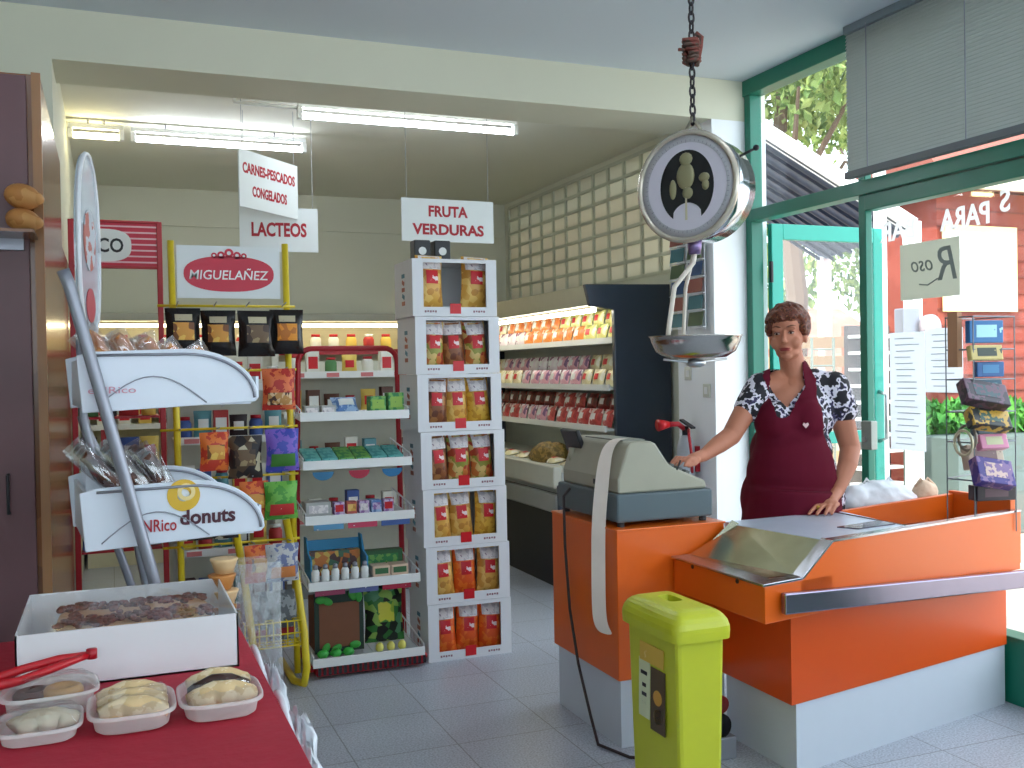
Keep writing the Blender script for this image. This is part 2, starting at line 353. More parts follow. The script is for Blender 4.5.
# ---------------------------------------------------------------- tall glossy wooden cabinet at the left
cb = root('tall_cabinet', (-.5, 4.1, 0), 'tall glossy brown wooden cabinet against the left wall', 'cabinet')
wd = MC['glossy_brown_wood']
MB().box(-.85, -.185, 3.5, 4.88, 0, 2.38).build('carcass', wd, cb, bev=.004)
MB().box(-.848, -.225, 3.482, 3.499, .05, 2.37).build('door', mat('purple_brown_wood', (98, 62, 66), .4), cb, bev=.003)
MB().box(-.21, -.183, 3.478, 3.5, .0, 2.38).build('edge_strip', mat('tan_edge', (150, 104, 62), .4), cb)
MB().tube([(-.3, 3.482, 1.0), (-.3, 3.455, 1.0), (-.3, 3.455, 1.12), (-.3, 3.482, 1.12)], .005).build('handle', dark, cb)
crust = patch('bread_crust', [(196, 132, 70), (214, 156, 92), (176, 108, 52)], 14, .6, bump=.2)
def bread(name, c, r, label, dimp=True):
    b = MB(); b.ell(c, r, MX.Rotation(R(12), 3, 'Y'), 24, 14, jit=.015)
    b.ell((c[0]+r[0]*.55, c[1]-.005, c[2]-.004), (r[0]*.62, r[1]*.6, r[2]*.6), MX.Rotation(R(12), 3, 'Y'), 16, 10, jit=.015)
    return tag(b.build(name, crust, smooth=True), label, 'bread', 'bread loaves hung by the cabinet')
sh = root('bread_shelf', (-.3, 3.4, 1.9), 'narrow wall shelf with round loaves at the left edge', 'shelf')
MB().box(-.5, -.20, 3.29, 3.48, 1.855, 1.864).build('board', wd, sh)
MB().box(-.49, -.24, 3.46, 3.48, 1.82, 1.855).build('bracket', greytube, sh)
bread('bread_loaf', (-.235, 3.39, 1.902), (.05, .06, .036), 'round crusty loaf lying lower, against the left cabinet')
bread('bread_loaf', (-.235, 3.392, 1.975), (.052, .06, .038), 'round crusty loaf lying on top, against the left cabinet')
# ---------------------------------------------------------------- pastry stand (Enrico donuts)
ds = root('pastry_stand', (.12, 3.0, 0), 'grey metal pastry stand with two white curved baskets, one marked with a gold ring', 'display stand')
pan = mat('white_plastic_panel', (222, 228, 238), .3, var=.02)
QR = MX.Translation((.16, 2.95, 0)) @ MX.Rotation(R(5), 4, 'Z') @ MX.Translation((-.16, -2.95, 0))
def panel(y, z0, L, h, name='side_panel', t=.012):
    # outline in X,Z: straight back, curved nose towards +X
    x0 = -.075; pts = [(x0, z0+.0), (x0+L-.01, z0+.018), (x0+L, z0+.03)]
    for i in range(1, 11):
        a = i/10*math.pi/2; pts.append((x0+L-.2+.2*math.cos(a), z0+.03+(h-.03)*math.sin(a)))
    pts += [(x0+.03, z0+h*.96), (x0-.012, z0+h*.9)]
    b = MB(); b.prism(pts, lambda a, c, k: (a, y+k, c), 0, t); b.xf(QR)
    o = b.build(name, pan, ds, bev=.003)
    r_ = MB(); arc = []
    for i in range(13):
        a = i/12*math.pi/2; arc.append((x0+L-.2+.188*math.cos(a), y-.004, z0+.03+(h-.045)*math.sin(a)))
    arc.append((x0+.03, y-.004, z0+h*.9)); r_.tube(arc, .004, 6); r_.xf(QR); r_.build('rim', greytube, o, smooth=True)
    # arch pressed into the panel near its foot
    e = MB(); e.tube([(x0+.04+.28*(i/12), y-.003, z0+.02+.075*math.sin(math.pi*(i/12))) for i in range(13)], .0018, 6); e.xf(QR); e.build('arch', greytube, o, smooth=True)
    return o
for z0, L, h in ((.955, .475, .175), (1.325, .465, .17)):
    fr_ = panel(2.9, z0, L, h); panel(3.42, z0, L, h)
    b = MB(); b.box(-.07, -.06, 2.91, 3.42, z0+.01, z0+h*.85); b.xf(QR); b.build('back_panel', pan, ds)
    b = MB(); b.box(-.07, .37, 2.91, 3.42, z0+.012, z0+.024); b.xf(QR); b.build('basket_floor', pan, ds)
    b = MB(); b.box(.385, .393, 2.91, 3.42, z0+.03, z0+.09); b.xf(QR); b.build('front_lip', pan, ds)
    for y in (3.07, 3.25):
        b = MB(); b.prism([(-.06, z0+.02), (.1, z0+.02), (-.02, z0+h+.05), (-.06, z0+h+.05)], lambda a, c, k: (a, y+k, c), 0, .006); b.xf(QR); b.build('divider', pan, ds)
    if z0 < 1.2:
        U = (math.cos(R(5)), math.sin(R(5)), 0); W = (0.02, 0, 1); N = V(U).cross(V(W).normalized())
        def P(x, z): return QR @ V((x, 2.9, z))+N*.002
        gold = mat('gold_print', (222, 178, 50), .4); lm = MB(); 
        ring = MB(); ring.lathe(P(.178, 1.09), [(.044, -.002), (.044, .001), (.017, .002), (.017, -.002)], 28, ax=N, cap=False); ring.build('donut_emblem', gold, fr_, smooth=False)
        h2 = MB(); h2.lathe(P(.185, 1.099), [(.024, .0), (.024, .003), (.013, .004), (.013, .0)], 24, ax=N, cap=False); h2.build('donut_emblem', mat('pale_gold_print', (240, 216, 150), .4), fr_)
        text('eNRico', redink, fr_, P(.105, 1.012), U, W, .105, .034, .001, bold=.01)
        text('donuts', mat('plum_ink', (74, 20, 40), .5), fr_, P(.242, 1.028), U, W, .15, .042, .001, bold=.03)
    else:
        text('eNRico', mat('faded_pink_ink', (214, 150, 165), .5), fr_, QR @ V((.0, 2.897, 1.385)), (1, .09, 0), (0, 0, 1), .12, .018, .001)
for y, nm in ((2.87, 0), (3.46, 0)):
    dx = .0 if y < 3 else .075
    b = MB(); b.tube([(-.115+dx, y, 1.70 if y < 3 else 1.3), (-.1+dx, y, 1.66 if y < 3 else 1.24), (.085+(dx and .03), y, .9), (.2, y, .4), (.29, y, .02)], .0165, 12); b.xf(QR); b.build('post', greytube, ds, smooth=True)
b = MB(); b.tube([(-.07, 2.9, .02), (-.07, 3.45, .02), (.3, 3.45, .02), (.3, 2.88, .02), (-.07, 2.88, .02)], .014); b.tube([(.3, 3.16, .02), (.02, 3.16, .95), (-.055, 3.16, 1.3), (-.06, 3.16, 1.55)], .012); b.xf(QR); b.build('base_frame', greytube, ds, smooth=True)
# oval header board seen nearly edge on, facing the aisle
hd = MB(); oy, oz = 3.18, 1.80
hd.prism([(.14*math.cos(2*math.pi*i/32), .27*math.copysign(abs(math.sin(2*math.pi*i/32))**.75, math.sin(2*math.pi*i/32))) for i in range(32)], lambda a, c, k: (-.06+k, oy+a, oz+c), 0, .012)
HB = MX.Translation((-.06, oy, 0)) @ MX.Rotation(R(-10), 4, 'Z') @ MX.Translation((.06, -oy, 0)); hd.xf(HB)
hdo = hd.build('header_board', mat('pale_grey_board', (186, 196, 206), .25, coat=.5), ds)
rm = MB(); rm.tube([(-.048, oy+.142*math.cos(2*math.pi*i/32), oz+.272*math.copysign(abs(math.sin(2*math.pi*i/32))**.75, math.sin(2*math.pi*i/32))) for i in range(33)], .007, 6); rm.xf(HB); rm.build('rim', mat('pale_rim', (220, 222, 226), .3), hdo, smooth=True)
plate(hdo, 'printed_picture', patch('pastry_print', [(200, 206, 214), (190, 110, 100), (214, 190, 170)], 16), HB @ V((-.047, oy, oz+.02)), HB.to_3x3() @ V((0, 1, 0)), (0, 0, 1), oval(.08, .09))
plate(hdo, 'printed_picture', mat('rose_print', (190, 80, 90), .5), HB @ V((-.047, oy, oz-.17)), HB.to_3x3() @ V((0, 1, 0)), (0, 0, 1), oval(.06, .05))
# pastries: wrapped sticks above, dark baguettes below
def pastry(c, L, r, col, yaw, pitch_, label, group, wrapm=True):
    t = root('wrapped_pastry' if wrapm else 'dark_baguette', (0, 0, 0), label, 'pastry', group)
    b = MB(); n = 12; b.tube([((i/n-.5)*L, .006*math.sin(i*.9), .004*math.sin(i)) for i in range(n+1)], [r*(.35+.65*math.sin(math.pi*(.08+.84*i/n))**.5) for i in range(n+1)], 10)
    b.build('crust', col, t, smooth=True)
    f_ = MB(); f_.bag(r*2.9, L*1.18, r*2.3, seed=hash(label) % 99, cr=.2); f_.xf(MX.Translation((-L*.59, 0, 0)) @ MX.Rotation(R(90), 4, 'Y')); f_.build('plastic_wrap', wrap, t, smooth=True)
    t.location = c; t.rotation_euler = (0, pitch_, yaw); return t
pc = patch('glazed_pastry', [(196, 120, 66), (222, 160, 100), (170, 92, 54)], 26, .35)
db = patch('dark_crust', [(70, 40, 34), (98, 58, 42), (52, 32, 32)], 26, .45)
i = 0
for y, cols in ((3.01, 5), (3.17, 4), (3.33, 3)):
    for k in range(cols):
        pastry(QR @ V((.0+k*.07, y, 1.475-.012*k)), .17, .022, pc, R(-8+5*k), R(52+5*(k % 3)),
            f'golden wrapped pastry, {ORD[k]} from the left in the {["front","middle","rear"][i]} row of the upper basket', 'wrapped pastries in the upper basket')
    i += 1
i = 0
for y in (3.0, 3.16, 3.34):
    for k in range(3):
        pastry(QR @ V((-.0+k*.07, y, 1.135-.012*k)), .20, .024, db, R(-5+5*k), R(46+8*k),
            f'dark wrapped pastry, {ORD[k]} from the left in the {["front","middle","rear"][i]} row of the lower basket', 'dark pastries in the lower basket')
    i += 1
pastry(QR @ V((.22, 3.1, 1.06)), .14, .034, patch('pink_sugar', [(196, 170, 160), (170, 130, 120)], 30), R(10), R(5), 'pale sugared wrapped bun lying at the right of the lower donut basket', 'pale pastries')
# ---------------------------------------------------------------- table with cakes
tb = root('display_table', (-.1, 2.3, 0), 'low table under a red cloth with cakes and trays at the lower left', 'table')
redcloth = mat('red_cloth', (176, 28, 52), .75, var=.1, bump=.2, bscale=40)
MB().box(-.78, .29, 1.5, 2.82, .715, .742).build('tabletop', wd, tb)
for x in (-.72, .23):
    for y in (1.56, 2.74): MB().cyl((x, y, 0), (x, y, .715), .018, .022).build('leg', greytube, tb, smooth=True)
cl = MB(); n = 40
cl.box(-.8, .305, 1.48, 2.84, .743, .75)
vs = []; 
for i in range(n+1):
    y = 1.48+1.36*i/n
    for j in range(7): vs.append((.305+.006*j*(1+.6*math.sin(i*1.3)), y, .749-.036*j))
cl.add(vs, [(i*7+j, (i+1)*7+j, (i+1)*7+j+1, i*7+j+1) for i in range(n) for j in range(6)])
tag(cl.build('tablecloth', redcloth), 'red cloth spread over the table of cakes, hanging at its right side', 'tablecloth')
# white plastic bags hanging below the cloth at the table side
bagm = mat('white_plastic_bag', (226, 230, 236), .3, var=.04, bump=.5, bscale=18)
def carrier(c, w, h, t, rz, label, seed, nm='plastic_bag', m=None):
    o = root(nm, (0, 0, 0), label, 'bag'); b = MB(); b.bag(w, h, t, seed=seed, nx=14, nz=16, crimp=.02, cr=.35); b.build('sack', m or bagm, o, smooth=True)
    o.location = c; o.rotation_euler = (0, 0, rz); return o
def draped(c, r, seed, label):
    o = root('plastic_bag', (c[0], c[1], c[2]-r[2]), label, 'bag'); random.seed(seed)
    b = MB(); b.ell(c, r, None, 26, 18, jit=.13); b.build('sack', bagm, o, smooth=True)
    b = MB(); b.tube([(c[0]-.02, c[1]-.06, c[2]+r[2]*.8), (.33, c[1]-.03, .715), (.33, c[1]+.03, .715), (c[0]-.02, c[1]+.06, c[2]+r[2]*.8)], .008, 6); b.build('handles', bagm, o, smooth=True)
draped((.372, 2.22, .46), (.045, .17, .2), 4, 'white plastic bag hanging from the right side of the red clothed table, nearer')
draped((.372, 2.62, .50), (.04, .14, .16), 9, 'grey-white plastic bag hanging beside the table, behind the nearer white one')
# big cake box
bx = root('cake_box', (.04, 2.6, .75), 'big white open cardboard box of cake under clear film on the table', 'box')
b = MB(); x0, x1, y0, y1, z0, z1 = -.2, .262, 2.365, 2.80, .7503, .872; t_ = .004
b.box(x0, x1, y0, y1, z0, z0+t_); b.box(x0, x1, y0, y0+t_, z0, z1); b.box(x0, x1, y1-t_, y1, z0, z1); b.box(x0, x0+t_, y0, y1, z0, z1); b.box(x1-t_, x1, y0, y1, z0, z1)
b.build('carton', mat('white_glossy_card', (232, 232, 234), .35, var=.02), bx)
nx_, ny_ = 24, 12; vs = []
rg = random.Random(3)
for j in range(ny_+1):
    for i in range(nx_+1):
        fx, fy = i/nx_, j/ny_; z = .868+.012*math.sin(fx*9+fy*4)*math.sin(fy*math.pi)+rg.uniform(-.003, .003); vs.append((x0+.46*fx, y0+.435*fy, z+(.004)))
b = MB(); b.add(vs, [(j*(nx_+1)+i, j*(nx_+1)+i+1, (j+1)*(nx_+1)+i+1, (j+1)*(nx_+1)+i) for j in range(ny_) for i in range(nx_)])
b.build('film', wrap, bx, smooth=True)
cake = root('crumb_cake', (.03, 2.6, .757), 'long cream-coloured cake covered in brown chocolate crumbs inside the white box', 'cake')
b = MB(); b.prism([(a, c) for a, c in oval(.175, .13, 40, .55)], lambda a, c, h: (.045+a, 2.60+c, h), .757, .848); b.build('sponge', mat('cream_sponge', (214, 170, 130), .8, bump=.4), cake, bev=.012)
b = MB()
for k in range(520):
    a, c = rg.uniform(-1, 1), rg.uniform(-1, 1); r_ = rg.uniform(.004, .011)
    if (abs(c-.1) < .38 and rg.random() < .85) or rg.random() < .25: continue
    b.ell((.045+a*.17, 2.6+c*.12, .85+rg.uniform(0, .006)), (r_*1.4, r_, r_*.7), MX.Rotation(rg.uniform(0, 3), 3, 'Z'), 6, 4)
tag(b.build('chocolate_crumbs', patch('choc', [(96, 44, 32), (128, 64, 44), (70, 30, 26)], 60), cake), kind='stuff')
# clear trays
def tray(c, w, d, h, rz, label, fill):
    t = root('plastic_tray', (0, 0, 0), label, 'food tray'); pm = film('clear_tray_plastic', .5, rough=.2, tint=(255, 252, 250), gl=(246, 242, 240))
    b = MB(); N = 36; prof = [(.8, 0), (.9, h*.15), (.96, h*.8), (1.0, h), (1.08, h), (1.08, h-.006)]; vs = []; fs = []
    sh_ = oval(w/2, d/2, N, .5)
    for s_, z in prof:
        for a, c_ in sh_: vs.append((a*s_, c_*s_, z))
    for i in range(len(prof)-1):
        for k in range(N): fs.append((i*N+k, i*N+(k+1) % N, (i+1)*N+(k+1) % N, (i+1)*N+k))
    fs.append(tuple(range(N-1, -1, -1))); b.add(vs, fs); b.build('shell', pm, t, smooth=True)
    b = MB(); vs = [(0, 0, h+.022)]
    for s_, z in ((.5, h+.02), (.85, h+.014), (1.04, h+.002)): vs += [(a*s_, c_*s_, z+.002*math.sin(k*2)) for k, (a, c_) in enumerate(sh_)]
    fs = [(0, 1+k, 1+(k+1) % N) for k in range(N)]+[(1+i*N+k, 1+(i+1)*N+k, 1+(i+1)*N+(k+1) % N, 1+i*N+(k+1) % N) for i in range(2) for k in range(N)]
    b.add(vs, fs); b.build('lid', wrap, t, smooth=True)
    t.location = c; t.rotation_euler = (0, 0, rz); return t
def roll(c, r, m, rz, label, cat, name='pastry_roll', grp=None):
    b = MB(); L = r[0]; n = 10; pts = [(-L+2*L*i/n, .004*math.sin(i*2), .01*math.sin(math.pi*i/n)) for i in range(n+1)]
    b.tube(pts, [r[1]*(.55+.45*math.sin(math.pi*(.1+.8*i/n))) for i in range(n+1)], 12); b.xf(MX.Translation(c) @ MX.Rotation(rz, 4, 'Z') @ MX.Diagonal((1, 1, r[2]/r[1], 1)))
    return tag(b.build(name, m, smooth=True), label, cat, grp)
pf = patch('flaky_pastry', [(222, 190, 140), (238, 214, 176), (200, 156, 104)], 34, .5, bump=.3)
tray((.026, 2.07, .752), .15, .17, .038, 0, 'clear plastic tray of three flaky pastries, centre of the front row on the table', 0)
for k, (dy, dz) in enumerate(((-.05, .02), (.0, .022), (.05, .024))): roll((.026, 2.07+dy, .775+dz*.4), (.058, .024, .024), pf, R(-6+5*k), f'golden flaky pastry roll in the middle tray, {["nearest","central","farthest"][k]}', 'pastry', grp='pastries in the middle tray')
tray((.19, 2.07, .752), .15, .17, .038, 0, 'clear plastic tray with a chocolate-striped pastry, rightmost on the table', 0)
roll((.19, 2.035, .785), (.058, .03, .026), pf, R(4), 'pale puff pastry in the right tray, nearest the camera', 'pastry')
roll((.19, 2.078, .789), (.058, .012, .018), patch('chocfill', [(58, 30, 22), (80, 44, 30)], 30, .3), R(4), 'dark chocolate filling strip across the pastry in the right tray', 'pastry', 'chocolate_strip')
roll((.19, 2.11, .79), (.055, .026, .026), pf, R(0), 'pale puff pastry in the right tray, farther from the camera', 'pastry')
tray((-.135, 2.06, .752), .14, .14, .03, 0, 'clear plastic tray with pale dough, at the left front corner', 0)
roll((-.13, 2.06, .775), (.05, .038, .02), mat('pale_dough', (226, 212, 186), .5), R(10), 'flat pale dough in the leftmost front tray', 'pastry')
tray((-.125, 2.2, .752), .17, .14, .05, R(5), 'clear tray of dark ring doughnuts behind the leftmost front tray', 0)
for k, (x, y) in enumerate(((-.155, 2.21), (-.1, 2.195))):
    b = MB(); b.tube([(x+.026*math.cos(a), y+.026*math.sin(a), .785+.006*k) for a in [2*math.pi*q/20 for q in range(21)]], .013, 10)
    tag(b.build('ring_doughnut', mat(f'dn{k}', [(92, 52, 44), (206, 158, 100)][k], .4), smooth=True), ['dark brown ring doughnut in the left rear tray', 'golden ring doughnut in the left rear tray'][k], 'doughnut')
tg = root('serving_tongs', (-.13, 2.24, .81), 'red plastic serving tongs lying across the left tray', 'tongs')
for s_ in (-1, 1): 
    b = MB(); b.tube([(-.05, 2.29, .835), (-.11, 2.27+.012*s_, .83+.004*s_), (-.18, 2.245+.028*s_, .82+.004*s_), (-.24, 2.22+.02*s_, .815)], [.007, .009, .009, .012], 8); b.build('arm', mat('red_plastic', (190, 16, 30), .3), tg, smooth=True)
MB().cyl((-.048, 2.29, .826), (-.048, 2.29, .846), .011).build('pivot', redm, tg, smooth=True)
# stack of caramel cups in clear wrap
carm = patch('caramel', [(196, 130, 66), (216, 160, 96)], 20, .4)
for k in range(4):
    b = MB(); b.lathe((.272+.006*(k % 2), 2.822-.004, .752+.043*k), [(.024, 0), (.034, .03), (.037, .036), (.037, .04), (.03, .041)], 20)
    tag(b.build('custard_cup', [carm, mat('pale_cup', (226, 190, 140), .4)][k % 2], smooth=True), f'{["caramel","pale custard"][k%2]} cup in the stack behind the cake box, {["lowest","second from the table","third from the table","topmost"][k]}', 'cup', 'cups stacked behind the cake box')
wc = root('plastic_sheet', (.35, 2.9, .6), 'crumpled clear plastic sheet hanging at the table back corner', 'plastic sheet')
b = MB(); b.bag(.13, .36, .09, seed=5, nx=14, nz=18, cr=.5); b.xf(MX.Translation((.375, 2.87, .55))); b.build('sheet', film('cloudy_film', .3, gl=(220, 224, 226), rough=.3), wc, smooth=True)
# ---------------------------------------------------------------- printed snack bags: shared kit
def bagproto(name, w, h, t, body, lab=None, lab2=None, reg=(-.62, .62, .3, .68), reg2=(-.5, .5, .72, .86), seed=1, label='bag', group=None, cat='snack bag', crimp=.06):
    o = root(name, (0, 0, 0), label, cat, group)
    MB().bag(w, h, t, seed=seed, crimp=crimp).build('packet', body, o, smooth=True)
    if lab: MB().bag(w, h, t, reg=reg, sides=(1,), off=.004, crimp=crimp).build('printed_label', lab, o, smooth=True)
    if lab2: MB().bag(w, h, t, reg=reg2, sides=(1,), off=.004, crimp=crimp).build('printed_title', lab2, o, smooth=True)
    return Kit(o)
def contents(n, cols, sc=40): return patch(n, cols, sc, .35, kind='vor')
# ---------------------------------------------------------------- tower of seven cartons of pasta bags
TX0, TX1, TY0, TY1 = 1.42, 1.855, 4.66, 4.98; CH = .2815
redp = mat('red_print', (204, 20, 34), .4)
pasta = contents('pasta', [(222, 170, 80), (236, 196, 110), (200, 140, 60)]); mixed = contents('mixed_pasta', [(206, 120, 60), (150, 150, 60), (220, 190, 120), (170, 60, 40)])
golden = contents('golden_pasta', [(226, 180, 70), (206, 150, 50)], 55); orangec = contents('orange_pasta', [(230, 90, 30), (240, 120, 40)], 50); darkc = contents('brown_pasta', [(140, 84, 50), (176, 120, 70), (110, 60, 40)])
cellof = patch('printed_cellophane', [(206, 200, 204), (232, 226, 226), (150, 130, 150)], 50, .25)
redlab = patch('red_white_label', [(204, 22, 36), (204, 22, 36), (236, 214, 214)], 26, .4, edges=[0, .3, .58])
def pasta_kit(nm, m, sd): return bagproto('pasta_bag', .125, .235, .07, m, redlab, cellof, reg=(-.46, .46, .44, .70), reg2=(-.8, .8, .72, .99), seed=sd, cat='pasta bag', group='pasta bags in the carton tower')
pk = [pasta_kit('a', pasta, 2), pasta_kit('b', mixed, 3), pasta_kit('c', golden, 4), pasta_kit('d', orangec, 5), pasta_kit('e', darkc, 6)]
pn = ['light pasta', 'mixed coloured pasta', 'golden pasta', 'orange pasta', 'brown pasta']
sel = [(3, 3, 3), (0, 3, 0), (0, 0, 2), (4, 1, 1), (4, 0, 2), (1, 4, 1), (0, 0)]   # carton by carton from the floor
carton = None
for lv in range(7):
    z = CH*lv; dx = [-.008, -.012, -.022, -.028, -.04, -.046, -.056][lv]
    if carton is None:
        c = root('display_carton', (0, 0, 0), 'white display carton', 'carton', 'display cartons stacked in a tower'); t = .008
        W_, D_, H_ = TX1-TX0, TY1-TY0, CH-.002
        b = MB(); b.box(0, W_, t, D_, 0, t).box(0, t, t, D_, t, H_).box(W_-t, W_, t, D_, t, H_).box(t, W_-t, D_-t, D_, t, H_).box(t, W_-t, t, D_-t, H_-t, H_)
        b.box(0, .055, 0, t, 0, H_).box(W_-.055, W_, 0, t, 0, H_).box(.055, W_-.055, 0, t, 0, .045).box(.055, W_-.055, 0, t, H_-.018, H_)
        b.build('carton_body', card, c)
        MB().box(W_/2-.028, W_/2+.028, -.002, 0, .012, .062).build('red_tag', redp, c)
        for x in (.09, .34):
            mk = MB()
            for q in range(5): mk.box(x-.03+.013*q, x-.021+.013*q, -.001, 0, .018+.002*(q % 2), .028)
            mk.build('small_print', mat('grey_pink_ink', (150, 110, 120), .5), c)
        sd = MB()
        for q in range(5): sd.obox((-.0008, .16, .07+.034*q), (.0015, .05-.01*(q % 2), .02), (R(20*(q % 2)), 0, 0), q % 3)
        sd.build('side_print', [mat('rust_ink', (170, 90, 70), .5), mat('teal_ink', (70, 130, 150), .5), mat('rust_ink', (0, 0, 0))], c)
        carton = Kit(c)
    carton.put((TX0+dx, TY0, z), label=f'white windowed display carton of pasta bags, {["lowest of the tower, on the floor","second from the floor","third from the floor","fourth, in the middle of the tower","third from the top of the tower","second from the top of the tower","topmost of the tower"][lv]}')
    n = len(sel[lv])
    for i, s_ in enumerate(sel[lv]):
        x = TX0+.105+(.235)*(i/(n-1)) if n > 1 else .2
        top = lv == 6
        pk[s_].put((x+dx, TY0+.065+.01*(i % 2), z+(.045 if top else .012)), (R(-4), R(random.uniform(-4, 4)), R(random.uniform(-8, 8))), f'bag of {pn[s_]} with a red label, {["left","middle","right"][i] if n == 3 else ["left","right"][i]} in the {["lowest","second","third","middle","fifth","sixth","topmost"][lv]} tower carton', scale=(.97, 1.2, 1.06) if not top else (1.15, 1.2, 1.1))
# two small tins on top under the sign
for k, x in enumerate((1.455, 1.56)):
    b = root('metal_tin', (x, 4.82, 1.97), f'small black and silver tin on top of the carton tower, {["left","right"][k]} one', 'tin', 'tins on the tower')
    MB().box(x-.042, x+.042, 4.78, 4.86, 1.971, 2.075).build('body', dark, b, bev=.006); MB().cyl((x, 4.778, 2.02), (x, 4.781, 2.02), .02).build('silver_badge', white, b)
# ---------------------------------------------------------------- red framed rack with white wire shelves
rr = root('red_rack', (1.1, 4.85, 0), 'red tubular rack with five sloping white shelves beside the carton tower', 'rack')
b = MB()
def arch(y, x0=.875, x1=1.385, top=1.545, r=.07): return [(x0-.03, y, .03), (x0-.02, y, .7), (x0, y, top-r)]+[(x0+r-r*math.cos(a), y, top-r+r*math.sin(a)) for a in [math.pi*k/12 for k in range(1, 7)]]+[(x1-r+r*math.sin(a), y, top-r+r*math.cos(a)) for a in [math.pi*k/12 for k in range(0, 6)]]+[(x1, y, top-r), (x1+.005, y, .7), (x1+.01, y, .03)]
b.tube(arch(5.04), .014, 10); b.build('frame', redm, rr, smooth=True)
b = MB()
for x in (.843, 1.392): b.tube([(x, 5.04, .05), (x, 4.66, .04)], .014)
b.build('foot', redm, rr, smooth=True)
MB().box(.86, 1.38, 4.625, 5.05, .012, .05).build('base_skirt', redm, rr, bev=.005)
SH = [(1.215, .815, 1.33, 4.66), (.99, .82, 1.335, 4.645), (.735, .825, 1.34, 4.635), (.43, .832, 1.36, 4.625), (.075, .845, 1.375, 4.62)]
wire = mat('white_wire', (222, 226, 230), .3)
for i, (z, x0, x1, y0) in enumerate(SH):
    b = MB(); y1 = 5.02; rise = .02
    b.obox(((x0+x1)/2, (y0+y1)/2, z-.004), (x1-x0, y1-y0, .004), (R(3), 0, 0))
    for q in range(13):
        x = x0+(x1-x0)*q/12; b.cyl((x, y0, z-.012), (x, y1, z+.012), .0025, n=5)
    for x in (x0, x1):
        b.tube([(x, y0, z+.035), (x, y1, z+.09)], .004, 6); b.tube([(x, y0, z-.01), (x, y1, z+.01)], .004, 6)
        for q in range(7): y = y0+(y1-y0)*q/6; b.cyl((x, y, z-.01+.02*q/6), (x, y, z+.035+.055*q/6), .002, n=5)
    sh_ = b.build('shelf', wire, rr)
    MB().box(x0-.004, x1+.004, y0-.01, y0-.002, z-.018, z+.024).build('price_rail', white, sh_, bev=.002)
    if i == 4:
        g = MB()
        for q in range(22): g.box(x0+.02+q*.024, x0+.034+q*.024, y0-.008, y0-.003, z-.055, z-.02)
        g.build('grille', dark, sh_)
# hanging round price cards under shelf two and strips under others
for k, (x, m) in enumerate(((.91, (40, 110, 150)), (1.08, (170, 30, 60)), (1.24, (30, 110, 160)))):
    plate(rr, 'round_price_card', mat(f'cardink{k}', m, .5), (x, 4.634, .962), (1, 0, 0), (0, 0, 1), [(.05*math.cos(a), .04*math.sin(a)) for a in [math.pi+math.pi*q/12 for q in range(13)]])
for z, cs in ((.705, ((90, 150, 190), (190, 60, 90), (60, 90, 150))), (.40, ((150, 60, 90), (90, 100, 150), (170, 30, 60)))):
    for k, c_ in enumerate(cs): plate(rr, 'price_strip', patch(f'strip{z}{k}', [c_, (225, 228, 232)], 60), (.93+k*.16, 4.628, z), (1, 0, 0), (0, 0, 1), rect(.07, .013))
def pbox(name, c, d, m, label, cat='carton', rz=0, tilt=0, lidm=None, grp=None):
    o = root(name, (0, 0, 0), label, cat, grp)
    MB().obox((0, 0, d[2]/2), d).build('box_body', m, o, bev=.003)
    MB().box(-d[0]*.38, d[0]*.38, -d[1]/2-.0015, -d[1]/2, d[2]*.25, d[2]*.8).build('printed_label', lidm or white, o)
    o.location = c; o.rotation_euler = (tilt, 0, rz); return o
blueb = patch('blue_print', [(90, 130, 190), (160, 190, 225), (60, 90, 160)], 30)
tealb = patch('teal_print', [(70, 160, 160), (110, 190, 185), (40, 120, 130)], 30); greenb = patch('green_print', [(60, 140, 80), (120, 180, 90), (30, 100, 60)], 30)
kb = bagproto('snack_bag', .13, .10, .06, blueb, white, seed=8)
kb.put((1.06, 4.78, 1.225), (R(-40), 0, R(6)), 'pale blue bag lying on the top shelf of the red rack', 'goods on the red rack')
for k, x in enumerate((1.2, 1.29)): pbox('green_carton', (x, 4.76, 1.225), (.08, .06, .08+.015*k), greenb, f'green printed carton at the right of the top red-rack shelf, {["inner","outer"][k]} one', rz=R(5), lidm=patch('g2', [(150, 190, 80), (60, 110, 60)], 40))
for k, x in enumerate((.88, .96)): pbox('grey_carton', (x, 4.75, 1.222), (.07, .06, .045), patch('greyprint', [(170, 172, 170), (120, 122, 120)], 30), f'small grey carton at the left of the top red-rack shelf, {["outer","inner"][k]} one', lidm=cellof)
for k, x in enumerate((.875, .955, 1.035, 1.115, 1.195, 1.275)): pbox('flat_carton', (x, 4.78, 1.01), (.074, .17, .03), [tealb, tealb, greenb, greenb, tealb, tealb][k], f'{["teal","teal","green","green","teal","teal"][k]} flat packet on the second shelf of the red rack, {ORD[k]} from the left', 'packet', tilt=R(14), lidm=tealb, grp='flat packets on the second red-rack shelf')
pur = patch('purple_print', [(150, 110, 170), (200, 180, 210), (190, 80, 80)], 40)
for k, x in enumerate((1.0, 1.06, 1.12, 1.18, 1.24)): pbox('small_carton', (x, 4.74, .745), (.05, .05, .06), [pur, patch('rd', [(190, 90, 80), (220, 150, 120)], 30), pur, blueb, pur][k], f'small {["purple","red","purple","blue","purple"][k]} packet on the third shelf of the red rack, {ORD[k]} from the left', 'packet', lidm=[redp, pasta, cellof, pur, redp][k], grp='small packets on the third red-rack shelf')
pbox('grey_carton', (.9, 4.76, .742), (.12, .1, .07), patch('greyprint', [(0, 0, 0)]), 'wide grey carton at the left of the third red-rack shelf', lidm=cellof)
